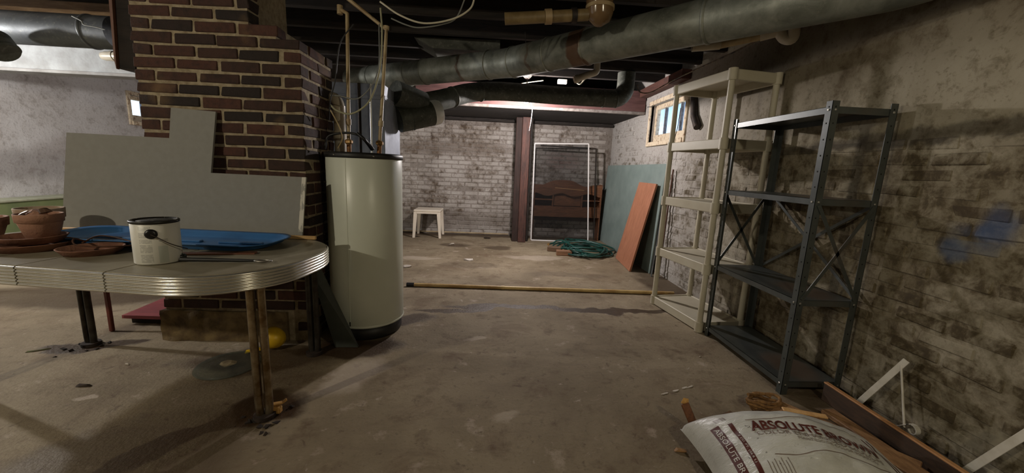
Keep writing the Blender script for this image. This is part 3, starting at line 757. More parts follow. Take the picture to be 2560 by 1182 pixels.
for i in range(4):
    s0, s1 = JN[i]+(.0035 if i else 0), JN[i+1]-(.0035 if i < 3 else 0)
    ol = tsection(s0, s1, .003)
    m = MB(); a = [tp(x, y, TZ) for x, y in ol]; b = [tp(x, y, TZ-.02) for x, y in ol]; k = len(a)
    m.add(a+b, [list(range(k)), list(range(k, 2*k))[::-1]]+[(j, (j+1) % k, k+(j+1) % k, k+j) for j in range(k)])
    m.build('table_top', M_TOP, tab)
    # apron: open strips along the outside edge
    if i == 0: paths = [tsection(0, s1, 0)]; paths[0] = [(s1, -TW/2)]+paths[0][:-2]+[(s1, TW/2)]
    elif i == 3:
        q = tsection(s0, TL, 0); paths = [[(s0, TW/2)]+q[2:]+[(s0, -TW/2)]]
    else: paths = [[(s1, -TW/2), (s0, -TW/2)], [(s0, TW/2), (s1, TW/2)]]
    for path in paths:
        m = MB(); pv = [Vector((x, y)) for x, y in path]; cl = []
        for p in pv:
            if not cl or (p-cl[-1]).length > 1e-4: cl.append(p)
        rings = []; cen = Vector(((s0+s1)/2, 0))
        for j, p in enumerate(cl):
            d = (cl[min(j+1, len(cl)-1)]-cl[max(j-1, 0)]).normalized(); nn = Vector((d.y, -d.x))
            ref = p-Vector((min(max(p.x, TR), TL-TR), max(min(p.y, TW/2-TR), -(TW/2-TR))))
            if nn.dot(ref) < 0: nn = -nn
            ring = [tp(p.x+nn.x*o, p.y+nn.y*o, TZ+z) for o, z in prof]+[tp(p.x-nn.x*.012, p.y-nn.y*.012, TZ+prof[-1][1]), tp(p.x-nn.x*.012, p.y-nn.y*.012, TZ-.004)]
            rings.append(ring)
        m.loft(rings, True, False, True); m.build('apron_strip', M_CHR, tab)
def dleg(base, top_dirs, mtl, name='leg'):
    """two bent tubes that meet at the foot"""
    b = Vector(base); m = MB()
    for d in top_dirs:
        off = Vector(d)*.022; tpv = Vector((b.x, b.y, TZ-.075))+off
        p1 = Vector((b.x, b.y, .05))+off; p2 = Vector((b.x+off.x, b.y+off.y, .60)); p3 = Vector((b.x, b.y, TZ-.055))+Vector(d)*.10
        m.tube([Vector((b.x, b.y, .004))+off*.8, p1]+corner(p1, p2+Vector((0, 0, .03)), p3, .05, 6)+[p3], .0165, 14)
    lg = m.build(name, mtl, tab)
    MB().tube([(b.x, b.y, .002), (b.x, b.y, .02)], .045, 14).build('foot', mat('rust_crusted_foot', s(52, 38, 28), s(30, 22, 18), 30, .9), lg)
dleg((-.985, 1.61, 0), [(-.8, -.3, 0), (.9, .25, 0)], M_LEG)
dleg((-1.03, 2.20, 0), [(-.8, .3, 0), (.9, .2, 0)], M_LEG_SHADE)
dleg((-2.36, 2.27, 0), [(-.9, .2, 0), (.9, -.1, 0)], M_LEG_SHADE)
dleg(tuple(tp(1.6, -.24, 0)), [(-.9, .2, 0), (.9, -.1, 0)], M_LEG)
m = MB(); m.bar(tp(.15, -.25, TZ-.04), tp(1.6, -.25, TZ-.04), .03, .04); m.bar(tp(.15, .3, TZ-.04), tp(1.6, .3, TZ-.04), .03, .04)
for q in (.16, .8, 1.2, 1.58): m.bar(tp(q, -.25, TZ-.045), tp(q, .30, TZ-.045), .03, .03)
m.build('under_frame', M_LEG_SHADE, tab)

# t-shaped grey sheet leaning on the chimney
def spl(x, y, dy=0.0):
    n = Vector((0, -1, .165)); p0 = Vector((0, 2.235+dy, TZ)); d = ray(x, y); return EYE+d*(n.dot(p0-EYE)/n.dot(d))
q = [spl(*a) for a in ((166, 331), (423, 345), (427, 269), (539, 279), (527, 432), (765, 443), (755, 586), (155, 563))]
zb = min(q[-1].z, q[-2].z)
for k in (-1, -2):
    dz = q[k].z-(TZ+.002); q[k] -= Vector((0, .165*dz, dz))
sh = MB().slab(q, .013, (0, 1, .1)).build('backer_board', mat('grey_cement_board', s(142, 141, 136), s(137, 136, 131), 30, .85, bump=.04, bscale=300), label='grey sheet cut with a raised tab, leaning on the brick chimney', cat='board')
e = [spl(755, 443, -.001), spl(765, 443, -.001), spl(757, 580, -.001), spl(746, 580, -.001)]
MB().slab(e, .002, (0, -1, 0)).build('edge_tape', mat('white_edge_tape', s(214, 210, 198), s(160, 158, 150), 70, .7, lo=.52, hi=.58, stretch=(1, 1, .2)), sh, label='white printed edge tape')
# pale wood strip along its foot
MB().bar((-2.36, 2.222, TZ+.011), (-.985, 2.195, TZ+.011), .018, .02, (0, 0, 1), .003).build('wood_strip', wood_mat('pale_pine', s(206, 170, 116), s(176, 136, 84), (1, 10, 10), 3), label='long pale wooden strip lying at the foot of the grey sheet', cat='wood strip')

# blue plastic sled
def rrect(cx, cy, hx, hy, r, z, ang, n=7, lift=None):
    out = []
    for (sx, sy, a0) in ((1, 1, 0), (-1, 1, PI/2), (-1, -1, PI), (1, -1, PI*1.5)):
        for k in range(n+1):
            a = a0+PI/2*k/n; x = sx*(hx-r)+r*math.cos(a); y = sy*(hy-r)+r*math.sin(a)
            zz = z+(lift(x) if lift else 0)
            out.append(Vector((cx+x*math.cos(ang)-y*math.sin(ang), cy+x*math.sin(ang)+y*math.cos(ang), zz)))
    return out
sl = thing('plastic_sled', 'shallow blue plastic sled tray lying at the back of the table', 'sled', (-1.62, 2.03, TZ))
lf = lambda x: .014*max(0, (-x-.25)/.3)**2
ra = [(.46, .135, .08, .0), (.50, .150, .10, .010), (.515, .160, .11, .030), (.535, .178, .12, .036), (.535, .178, .12, .031), (.508, .155, .105, .024), (.49, .143, .09, .012), (.45, .125, .08, .006)]
SA = -.05
rings = [rrect(-1.60, 2.012, a, b, r, TZ+.001+z, SA, 7, lf) for a, b, r, z in ra]
M_BLUE = mat('blue_plastic', s(52, 104, 156), s(42, 88, 136), 6, .35)
m = MB(); m.loft(rings, True); m.build('sled_tray', M_BLUE, sl)
for k in (-.3, 0.02, .33):
    cx, cy = -1.60+k*math.cos(SA), 2.012+k*math.sin(SA)
    MB().bar((cx-.11*math.cos(SA), cy-.11*math.sin(SA), TZ+.013+lf(k)), (cx+.11*math.cos(SA), cy+.11*math.sin(SA), TZ+.013+lf(k)), .03, .01, (0, 0, 1), .004).build('moulded_rib', M_BLUE, sl)

# paint can
CC = Vector((-1.385, 1.645, TZ)); CR, CHh = .077, .178
can = thing('paint_can', 'white gallon paint can with drippy lid and black handle boss', 'paint can', tuple(CC))
def can_mat():
    t = NT('can_label'); p = t.coord('obj'); sx = t.n.new('ShaderNodeSeparateXYZ'); t.L(p, sx.inputs[0])
    ang = t.math('ARCTAN2', sx.outputs['Y'], sx.outputs['X']); z = sx.outputs['Z']
    rows = t.math('GREATER_THAN', t.math('FRACT', t.math('MULTIPLY', z, 180.0)), .45)
    def band(v, a, b): return t.math('MULTIPLY', t.math('GREATER_THAN', v, a), t.math('LESS_THAN', v, b))
    txt = t.math('MULTIPLY', rows, t.math('GREATER_THAN', t.noise(t.coord('obj', (1, 1, 3)), 120, 2), .42))
    blk = None
    for a0, a1, z0, z1 in ((-1.62, -1.08, .012, .045), (-1.62, -1.08, .05, .085), (-1.62, -1.08, .09, .105), (-1.62, -1.08, .112, .135), (-1.62, -1.08, .142, .158), (-.80, -.42, .095, .106)):
        bnd = t.math('MULTIPLY', band(ang, a0, a1), band(z, z0, z1)); blk = bnd if blk is None else t.math('MAXIMUM', blk, bnd)
    c = t.mix(t.math('MULTIPLY', t.math('MULTIPLY', txt, blk), .55), s(214, 212, 202), s(96, 98, 100))
    c = t.mix(t.math('MULTIPLY', t.math('MULTIPLY', band(ang, -.86, -.46), band(z, .008, .078)), .35), c, s(150, 172, 166))
    c = t.mix(t.math('MULTIPLY', t.ramp(t.noise(p, 40, 5), .6, .75), .3), c, s(180, 172, 150))
    return t.done(c, .4)
rotc = Matrix.Rotation(math.radians(-2), 4, 'Z')
o = MB().lathe([(0, .002), (CR-.003, .002), (CR, .006), (CR, CHh-.014), (CR-.002, CHh-.012)], CC, 48).build('can_body', can_mat(), can)
M_LID = mat('paint_smeared_rim', s(40, 38, 34), s(206, 202, 186), 34, .45, .3, lo=.58, hi=.66)
MB().lathe([(CR-.002, CHh-.012), (CR+.003, CHh-.010), (CR+.0035, CHh-.002), (CR+.001, CHh+.001), (CR-.006, CHh+.001), (CR-.009, CHh-.006), (CR-.018, CHh-.007), (CR-.02, CHh-.003), (0, CHh-.003)], CC, 48).build('lid', M_LID, can, label='black rimmed lid smeared with paint')
ba = math.radians(-62); bd = Vector((math.cos(ba), math.sin(ba), 0)); bt = Vector((-bd.y, bd.x, 0)); bc = CC+bd*CR+Vector((0, 0, .128))
M = Matrix((bt, Vector((0, 0, 1)), bd)).transposed()
bs = MB().lathe([(.0, .006), (.012, .006), (.019, .003), (.021, -.002), (0, -.002)], bc, 20, M).build('handle_boss', mat('black_plastic', s(18, 18, 18), None, rough=.35), can)
MB().tube(bez([bc+bd*.006, bc+bd*.012+bt*.02+Vector((0, 0, -.012)), bc+bd*.008+bt*.06+Vector((0, 0, -.042)), bc-bd*.02+bt*.105+Vector((0, 0, -.07))], 5), .0018, 6).build('wire_bail', M_IRON, can)

# terracotta
M_TER = mat('terracotta', s(160, 120, 98), s(130, 94, 76), 10, .85, bump=.25, bscale=90)
M_TERD = mat('terracotta_dark', s(136, 94, 72), s(104, 68, 52), 10, .85, bump=.25, bscale=90)
M_TERP = mat('terracotta_pale', s(176, 156, 136), s(146, 122, 102), 10, .9, bump=.25)
def saucer(c, r, h, mtl, label, tilt=None):
    return MB().lathe([(0, 0), (r*.82, 0), (r, h), (r+.002, h+.002), (r-.006, h+.003), (r*.8, .008), (0, .008)], c, 40, tilt).build('plant_saucer', mtl, label=label, cat='saucer', group='terracotta saucers on the table')
def pot(c, r, h, mtl, label):
    t = thing('flower_pot', label, 'flower pot', tuple(c), 'terracotta pots on the table')
    MB().lathe([(0, 0), (r*.62, 0), (r*.90, h*.68), (r*.90, h*.69)], c, 40).build('pot_body', mtl, t)
    MB().lathe([(r*.90, h*.68), (r*.97, h*.69), (r, h*.98), (r*.985, h), (r*.92, h), (r*.87, h*.7), (r*.56, .012), (0, .012)], c, 40).build('pot_rim', mtl, t)
    return t
S1 = Zp(85, 622, TZ)
saucer((S1.x, S1.y, TZ), .128, .030, M_TERD, 'large terracotta saucer at the bottom of the stack under the pot')
saucer((S1.x, S1.y, TZ+.0325), .112, .028, M_TERD, 'smaller terracotta saucer resting in the larger one under the pot')
pot((S1.x+.03, S1.y+.015, TZ+.0425), .076, .118, M_TER, 'terracotta pot holding broken shards, standing in two saucers')
P2 = Zp(98, 519, TZ+.155); P2.z = TZ; pot(tuple(P2), .086, .155, M_TERP, 'pale dusty terracotta pot standing behind the shard pot')
P3 = Vector((S1.x-.295, S1.y+.06, TZ)); pot(tuple(P3), .095, .125, M_TER, 'reddish terracotta pot cut off by the left edge')
S2 = Zp(232, 632, TZ)
saucer((S2.x, S2.y, TZ), .108, .026, M_TERD, 'terracotta saucer with rusty wire beside the paint can')
MB().tube(bez([(S2.x-.09, S2.y+.07, TZ+.035), (S2.x-.10, S2.y+.03, TZ+.055), (S2.x-.03, S2.y-.03, TZ+.04), (S2.x+.08, S2.y-.01, TZ+.033), (S2.x+.13, S2.y+.06, TZ+.03), (S2.x+.04, S2.y+.10, TZ+.045), (S2.x-.07, S2.y+.11, TZ+.055), (S2.x-.10, S2.y+.06, TZ+.03)], 6), .0035, 6).build('rusty_wire', mat('rusty_wire', s(96, 60, 38), s(60, 40, 28), 30, .8, .3), label='rusty wire loop lying in the small saucer', cat='wire')
pc = Vector((S1.x+.03, S1.y+.015, TZ+.0425+.118))
def shard(c, rx, ry, h, mtl, name, label, seed, tilt):
    r_ = random.Random(seed); pts = []
    for k in range(9):
        a = 2*PI*k/9; pts.append((rx*math.cos(a)*r_.uniform(.7, 1.1), ry*math.sin(a)*r_.uniform(.7, 1.1), -h)); pts.append((rx*.6*math.cos(a)*r_.uniform(.6, 1.1), ry*.6*math.sin(a)*r_.uniform(.6, 1.1), h*r_.uniform(.5, 1)))
    v, f = hull(pts); MB().add(v, f, False, Matrix.Translation(Vector(c)) @ tilt.to_4x4()).build(name, mtl, label=label, cat=name.replace('_', ' '))
shard(pc+Vector((.0, 0, .0)), .05, .045, .016, M_TER, 'pot_shard', 'broken terracotta shard lying in the pot mouth', 1, Matrix.Rotation(.35, 3, 'Y'))
shard(pc+Vector((.03, -.005, .014)), .028, .02, .011, mat('dirt_clod', s(92, 66, 48), s(60, 42, 30), 30, .95), 'dirt_clod', 'brown dirt clod on top of the shard in the pot', 2, Matrix.Rotation(-.3, 3, 'Y'))
shard(pc+Vector((-.030, -.03, .004)), .034, .012, .003, mat('white_plastic_scrap', s(228, 224, 220), None, rough=.4), 'plastic_scrap', 'white plastic scrap sticking out of the shard pot', 3, Matrix.Rotation(-.5, 3, 'Y'))

# long thin tool with black handle
a, b = Zp(452, 648, TZ+.012), Zp(675, 652, TZ+.008)
tl = thing('hand_tool', 'thin black handled tool with a metal ring end lying before the sled', 'tool', (a.x, a.y, TZ))
MB().tube([a, a.lerp(b, .1), a.lerp(b, .65), a.lerp(b, .82)], [.009, .008, .007, .005], 10).build('handle', mat('black_rubber', s(22, 22, 22), None, rough=.5), tl)
c = a.lerp(b, .92); d = (b-a).normalized(); pd = Vector((-d.y, d.x, 0))
ring = [c+d*.034*math.cos(2*PI*k/20)+pd*.014*math.sin(2*PI*k/20) for k in range(20)]
MB().tube(ring, .0035, 8, False, True).build('ring_end', mat('dull_steel', s(150, 146, 138), None, rough=.35, metal=.9), tl)
cp = Zp(452, 650, TZ)
cap = thing('black_cap', 'black plastic cap lying against the paint can', 'cap', (cp.x, cp.y, TZ))
MB().lathe([(0, .004), (.018, .004), (.02, .0), (.021, 0), (.021, .022), (.018, .026), (0, .026)], (cp.x, cp.y, TZ), 20).build('cap_shell', mat('black_green_plastic', s(28, 34, 28), None, rough=.4), cap)
MB().tube([(cp.x, cp.y, TZ+.02), (cp.x, cp.y, TZ+.032)], .008, 10).build('cap_knob', mat('black_green_plastic', s(28, 34, 28)), cap)
# thin wood lath lying before the sled
MB().bar(Zp(445, 634, TZ+.004), Zp(640, 632, TZ+.004), .035, .006).build('wood_lath', wood_mat('reddish_lath', s(120, 74, 46), s(84, 50, 32), (1, 10, 10), 3), label='thin reddish lath in front of the blue sled', cat='wood strip')

# ------------------------------------------------------------------ under the table
yb = thing('yellow_scoop', 'yellow plastic bowl lying on its side at the chimney foot', 'bowl', (-1.29, 2.26, 0))
c = Vector((-1.285, 2.255, .070)); M = Matrix.Rotation(math.radians(100), 3, 'Y') @ Matrix.Rotation(.2, 3, 'X')
M_YEL = mat('yellow_plastic', s(214, 176, 30), s(190, 150, 26), 10, .4)
MB().lathe([(0, .058), (.03, .052), (.052, .030), (.064, 0), (.066, -.035), (.063, -.036), (.060, 0), (.048, .028), (.028, .047), (0, .052)], c, 30, M).build('bowl_shell', M_YEL, yb)
MB().bar(c+Vector((-.05, -.03, -.05)), c+Vector((-.14, -.06, -.060)), .035, .008, (0, 0, 1), .002).build('handle', M_YEL, yb)
gd = thing('glass_lid', 'clear plastic dome lid lying on the damp floor under the table', 'lid', (-1.43, 2.05, 0))
t = NT('clear_plastic'); tr_ = t.n.new('ShaderNodeBsdfTransparent'); tr_.inputs[0].default_value = (.82, .84, .82, 1); mx = t.n.new('ShaderNodeMixShader'); mx.inputs[0].default_value = .06
t.done((.6, .62, .6, 1), .06); t.L(tr_.outputs[0], mx.inputs[1]); t.L(t.b.outputs[0], mx.inputs[2]); t.L(mx.outputs[0], t.o.inputs[0]); M_CLR = t.m
MB().lathe([(.150, .003), (.154, .006), (.148, .014), (.12, .026), (.07, .032), (.0, .034), (0, .032), (.07, .030), (.118, .024), (.145, .012), (.147, .003)], (-1.43, 2.05, 0), 40).build('dome', M_CLR, gd)
MB().tube([Vector((-1.43+.150*math.cos(2*PI*k/40), 2.05+.150*math.sin(2*PI*k/40), .007)) for k in range(40)], .006, 8, False, True).build('rim', M_CLR, gd)
shard((-1.41, 2.02, .037), .05, .035, .006, mat('pale_leaf', s(150, 136, 110), s(110, 96, 74), 30, .9), 'dead_leaf', 'crumpled pale leaf on the clear lid', 9, Matrix.Rotation(.1, 3, 'X'))

M_RBD = wood_mat('pink_red_paint', s(150, 70, 72), s(112, 50, 54), (1, 4, 10), 2.5, .6)
a, b = Zp(291, 806, .07), Zp(413, 735, .07)
q = [a, Vector((a.x+.62, a.y+.03, .07)), Vector((b.x+.32, b.y+.02, .07)), b+Vector((-.12, .2, 0))]
rb = thing('red_board', 'faded red painted board lying low beside the chimney foot', 'board', (a.x+.3, a.y+.3, 0))
q = [Vector((-2.44, 2.56, .07)), Vector((-2.03, 2.55, .07)), Vector((-2.03, 3.15, .07)), Vector((-2.46, 3.30, .07))]
MB().slab(q, .022, (0, 0, -1)).build('panel', M_RBD, rb)
MB().span((-2.42, 2.60, 0), (-2.05, 2.64, .047), .003).build('batten', M_DARKW, rb); MB().span((-2.42, 3.05, 0), (-2.05, 3.09, .047), .003).build('batten', M_DARKW, rb)
a = Zp(281, 828); MB().bar(a+Vector((0, 0, .002)), a+Vector((-.03, .03, .62)), .022, .022, (0, 1, 0), .003).build('red_stick', wood_mat('red_brown_stick', s(120, 56, 44), s(84, 40, 32), (8, 8, 1), 3), label='thin red brown stick standing beside the red board', cat='stick')
# grime heap at the near leg and a shaving on it
r_ = random.Random(3)
for (x, y, n, rad, lb) in ((-1.0, 1.60, 26, .10, 'crumbly rust and dirt heaped round the near table leg'), (-2.36, 2.27, 14, .08, 'crumbly rust and dirt round the far table leg')):
    m = MB()
    for i in range(n):
        a = r_.uniform(0, 2*PI); d = rad*abs(r_.gauss(0, .6))+.025; z = r_.uniform(.004, .012); sc = r_.uniform(.005, .016)
        v, f = hull([(r_.uniform(-1, 1)*sc, r_.uniform(-1, 1)*sc, r_.uniform(-.5, .5)*sc) for _ in range(9)])
        m.add(v, f, False, Matrix.Translation((x+d*math.cos(a), y+d*math.sin(a), sc*.3)))
    m.build('rust_crumbs', mat('rust_crumbs', s(44, 32, 24), s(26, 20, 16), 40, .95), label=lb, cat='debris', kind='stuff')
p = Zp(690, 1032); m = MB()
pts = [Vector((p.x-.035, p.y-.01, .035)), Vector((p.x-.01, p.y, .045)), Vector((p.x+.02, p.y+.02, .04)), Vector((p.x+.035, p.y+.03, .05))]
m.bar(pts[0], pts[1], .016, .006); m.bar(pts[1], pts[2], .02, .006); m.bar(pts[2], pts[3], .016, .006)
m.box((p.x, p.y, .018), (.05, .03, .034), .006)
m.build('wood_shaving', wood_mat('fresh_wood', s(208, 164, 92), s(170, 124, 66), (4, 4, 4), 6), label='yellow wood splinter at the foot of the near table leg', cat='wood chip')
# bits on the floor
def chip(px, py, l, wd, h, mtl, name, label, ang, seed):
    p = Zp(px, py); r_ = random.Random(seed)
    v, f = hull([(r_.uniform(-l, l)/2, r_.uniform(-wd, wd)/2, r_.uniform(0, h)) for _ in range(14)]+[(l/2, 0, 0), (-l/2, 0, 0), (0, 0, 0)])
    MB().add(v, f, False, Matrix.Translation(Vector((p.x, p.y, .0005))) @ Matrix.Rotation(ang, 4, 'Z')).build(name, mtl, label=label, cat=name.replace('_', ' '))
M_BARK = mat('bark', s(62, 50, 40), s(42, 34, 26), 30, .95); M_PLAS = mat('plaster_flake', s(206, 198, 188), s(180, 170, 156), 30, .9)
chip(210, 966, .07, .02, .015, M_BARK, 'bark_bit', 'dark bark bit on the floor at the far left', .2, 1)
chip(95, 877, .10, .02, .008, mat('green_twig', s(84, 96, 50), s(70, 60, 36), 30, .9), 'green_twig', 'green leafy twig on the floor at the left edge', .5, 2)
chip(318, 912, .025, .015, .01, M_PLAS, 'plaster_chip', 'pale pebble on the floor below the table', .0, 3)
chip(1128, 612, .10, .05, .03, M_PLAS, 'plaster_flake', 'white flake on the floor right of the plastic stool', .3, 4)
chip(1171, 651, .12, .05, .025, M_PLAS, 'plaster_crumb', 'pale crumbs on the floor in the middle of the far room', .1, 5)
chip(1218, 596, .12, .08, .025, M_BARK, 'dark_clod', 'dark clod on the floor between stool and post', .1, 6)
chip(1041, 591, .13, .07, .015, M_BARK, 'rubber_scrap', 'dark scrap under the left leg of the plastic stool', .1, 7)
chip(1017, 668, .10, .05, .03, M_PLAS, 'paper_scrap', 'white scrap beside the furnace on the far floor', .4, 8)
chip(1749, 892, .014, .01, .007, M_PLAS, 'plaster_speck', 'tiny white speck on the floor before the grey shelf', .1, 9)
chip(1700, 1128, .05, .022, .012, wood_mat('tan_chip', s(160, 120, 72), s(120, 86, 50), (5, 5, 5), 5), 'wood_chip', 'tan wood chip on the floor left of the mulch bag', -.3, 10)
for i, (x, y) in enumerate(((1662, 984), (1690, 977), (1712, 970), (1726, 967))):
    chip(x, y, .05-.004*i, .016, .004, M_PLAS, 'plaster_scrape', ['leftmost pale plaster scrape before the grey shelf', 'second pale plaster scrape from the left before the grey shelf', 'third pale plaster scrape from the left before the grey shelf', 'rightmost pale plaster scrape before the grey shelf'][i], .3, 20+i)

# ================================================================== WATER HEATER AND THE FAR ROOM
M_HEAT = mat('heater_enamel', s(216, 220, 206), s(206, 210, 196), 2.5, .32)
M_BLK = mat('black_plastic_trim', s(22, 22, 22), s(34, 32, 30), 20, .5)
wh = thing('water_heater', 'white cylindrical water heater with black top rim beside the chimney', 'water heater', (HX, HY, 0))
o = MB().lathe([(0, .085), (HR-.004, .085), (HR, .09), (HR, 1.172), (HR-.002, 1.175), (0, 1.175)], (HX, HY, 0), 72).build('tank_jacket', M_HEAT, wh)
MB().lathe([(HR+.002, 1.165), (HR+.006, 1.168), (HR+.006, 1.192), (HR-.004, 1.2), (0, 1.202)], (HX, HY, 0), 64).build('top_rim', M_BLK, wh, label='black plastic top rim')
MB().lathe([(0, .0), (HR-.02, 0), (HR-.012, .02), (HR-.012, .086), (0, .086)], (HX, HY, 0), 48).build('base_ring', M_BLK, wh)
MB().lathe([(HR+.0005, .088), (HR+.003, .09), (HR+.003, .1), (HR+.0005, .103)], (HX, HY, 0), 64).build('bottom_band', M_HEAT, wh)
a = math.radians(-100)
MB().bar((HX+(HR+.001)*math.cos(a), HY+(HR+.001)*math.sin(a), .11), (HX+(HR+.001)*math.cos(a), HY+(HR+.001)*math.sin(a), 1.16), .004, .002, (math.cos(a), math.sin(a), 0)).build('jacket_seam', M_HEAT, wh)
MB().box((HX+(HR+.004)*math.cos(a), HY+(HR+.004)*math.sin(a), .12), (.006, .006, .03), .002).build('drain_latch', M_IRON, wh)
for k, q in ((0, -60), (1, -118)): MB().lathe([(0, .004), (.005, .003), (.006, 0)], (HX+(HR+.006)*math.cos(math.radians(q)), HY+(HR+.006)*math.sin(math.radians(q)), 1.18), 10, Matrix((Vector((0, 0, 1)), Vector((-math.sin(math.radians(q)), math.cos(math.radians(q)), 0)), Vector((math.cos(math.radians(q)), math.sin(math.radians(q)), 0)))).transposed()).build('rim_screw', mat('dull_steel', s(150, 146, 138)), wh)
# dark slat leaning on the heater
q = [Zp(895, 868, .003), Zp(838, 868, .003), Vector((-1.045, 2.24, .50)), Vector((-1.005, 2.26, .52))]
MB().slab(q, .016, (.3, 1, 0)).build('leaning_board', mat('dark_green_grey_paint', s(62, 66, 60), s(50, 54, 48), 12, .6), label='dark grey slat leaning between table and water heater', cat='board')

# post
po = thing('wooden_post', 'red brown wooden post standing under the soffit', 'post', (.45, 5.94, 0))
MB().span((.425, 5.90, 0), (.545, 5.98, 1.893), .006).build('post_front', wood_mat('post_red_wood', s(96, 60, 50), s(46, 31, 27), (9, 9, 1), 2.5, .7), po)
MB().span((.335, 5.96, 0), (.425, 6.04, 1.893), .006).build('post_side', wood_mat('post_dark_wood', s(60, 41, 35), s(36, 25, 21), (9, 9, 1), 2.5, .8), po)
MB().span((.547, 6.0, 0), (.59, 6.08, 1.893), .006).build('post_shade_strip', M_DARKW, po)  # dark strip painting in the shade right of the post
# stool
so = thing('plastic_stool', 'small white plastic side table by the back wall', 'side table', (-1.0, 6.22, 0))
M_STL = mat('cream_white_plastic', s(226, 214, 196), None, rough=.4)
MB().box((-1.0, 6.22, .425), (.42, .40, .035), .012).build('table_top', M_STL, so)
MB().box((-1.0, 6.03, .395), (.33, .015, .03), .004).build('front_apron', M_STL, so); MB().box((-1.0, 6.41, .395), (.33, .015, .03), .004).build('back_apron', M_STL, so)
for sx in (-1, 1):
    for sy in (-1, 1):
        x, y = -1.0+sx*.178, 6.22+sy*.17; x2, y2 = -1.0+sx*.205, 6.22+sy*.19
        a_ = [Vector((x+dx*.028, y+dy*.022, .41)) for dx, dy in ((-1, -1), (1, -1), (1, 1), (-1, 1))]; b_ = [Vector((x2+dx*.018, y2+dy*.016, .0)) for dx, dy in ((-1, -1), (1, -1), (1, 1), (-1, 1))]
        MB().loft([b_, a_], True, False, False).build('leg', M_STL, so)
# headboard with shelves
M_HB = wood_mat('headboard_wood', s(126, 82, 54), s(84, 52, 34), (1.5, 8, 8), 2.5, .5); M_HBD = wood_mat('headboard_dark', s(88, 56, 38), s(58, 36, 24), (1.5, 8, 8), 2.5, .6)
hb = thing('bookcase_headboard', 'brown wooden bookcase headboard with wavy crest behind the screen', 'headboard', (1.22, 6.35, 0))
X0, X1, YF, YK = .68, 1.80, 6.24, 6.43
crest = [(X0, .74)]
for k in range(33):
    q = k/32; x = X0+(X1-X0)*q
    crest.append((x, .905+.095*math.exp(-((q-.42)/.17)**2)-.018*math.sin(q*PI*6)*(1 if q > .12 else .4)+(.02 if q > .95 else 0)))
crest.append((X1, .74))
low = [(X0+(X1-X0)*(1-k/24), .745-.025*math.cos((k/24)*PI*5)) for k in range(25)]
MB().prism(crest[1:-1]+low, (0, YF+.02, 0), (1, 0, 0), (0, 0, 1), .022).build('crest_rail', M_HB, hb)
MB().bar((1.02, YF-.004, .855), (1.50, YF-.004, .83), .008, .012, (0, 0, 1)).build('crest_moulding', mat('pale_moulding', s(176, 136, 92), None, rough=.5), hb)
for x in (X0, X1-.02): MB().span((x, YF, 0), (x+.02, YK, .9), .003).build('side_panel', M_HB, hb)
MB().span((X0, YK-.012, .3), (X1, YK, .88)).build('back_panel', M_HBD, hb)
MB().span((X0+.02, YF, .38), (X1-.02, YF+.02, .53), .003).build('lower_rail', M_HB, hb)
MB().span((X0+.02, YF, .53), (X1-.02, YK-.012, .55), .003).build('bottom_shelf', M_HB, hb)
for x in (.99, 1.47): MB().span((x, YF+.01, .55), (x+.02, YK-.012, .78), .002).build('divider', M_HB, hb)
for xa, xb in ((X0+.02, .99), (1.49, X1-.02)): MB().span((xa, YF+.01, .65), (xb, YK-.012, .667), .002).build('shelf', M_HB, hb)
MB().span((1.01, YF+.06, .56), (1.47, YF+.075, .75), .003).build('sliding_door', M_HB, hb)
# window screen leaning before it
sc = thing('window_screen', 'tall white framed insect screen leaning before the headboard', 'screen', (1.1, 6.15, 0))
M_WF = mat('white_aluminium', s(226, 222, 220), None, rough=.4)
bl, br, tR, tL = Vector((.655, 6.08, .012)), Vector((1.575, 6.04, .012)), Vector((1.505, 6.19, 1.565)), Vector((.65, 6.20, 1.535))
m = MB()
for a, b in ((bl, br), (tL, tR), (bl, tL), (br, tR)): MB().bar(a, b, .019, .018, (0, 1, 0), .002).build('frame_rail', M_WF, sc)
t = NT('insect_mesh'); tr_ = t.n.new('ShaderNodeBsdfTransparent'); mx = t.n.new('ShaderNodeMixShader'); mx.inputs[0].default_value = .28
t.done((.008, .008, .008, 1), .9); t.L(tr_.outputs[0], mx.inputs[1]); t.L(t.b.outputs[0], mx.inputs[2]); t.L(mx.outputs[0], t.o.inputs[0])
MB().slab([bl, br, tR, tL], .001, (0, 1, 0)).build('mesh', t.m, sc, label='fine dark insect mesh')
# second grey strip behind the screen
MB().bar((1.64, 6.222, 1.50), (.75, 6.222, 1.51), .02, .012, (0, 1, 0)).build('back_frame_rail', M_IRON, sc); MB().bar((1.64, 6.222, 1.50), (1.70, 6.16, .03), .02, .012, (0, 1, 0)).build('back_frame_rail', M_IRON, sc)
# plywood sheet against the right wall
MB().slab([(1.87, 4.24, .002), (1.86, 6.44, .002), (1.935, 6.44, 1.245), (1.945, 4.26, 1.26)], .014, (-1, 0, 0)).build('painted_plywood', mat('grey_green_paint', s(126, 140, 136), s(112, 126, 122), 4, .6), label='large grey green sheet leaning along the right wall', cat='board')
MB().slab([(1.66, 4.30, .002), (1.72, 5.0, .002), (1.905, 4.90, 1.03), (1.885, 4.33, 1.03)], .02, (-1, 0, .2)).build('orange_plank', wood_mat('orange_wood', s(176, 120, 92), s(150, 98, 72), (8, 8, 1), 2.5, .55), label='orange brown wooden plank leaning before the grey green sheet', cat='board')
MB().bar((1.83, 4.12, .004), (1.92, 4.17, 1.14), .03, .006, (1, 0, 0)).build('metal_strip', mat('grey_steel_strip', s(132, 138, 138), s(96, 98, 96), 12, .4, .6), label='grey metal strip leaning beside the orange plank', cat='metal strip')
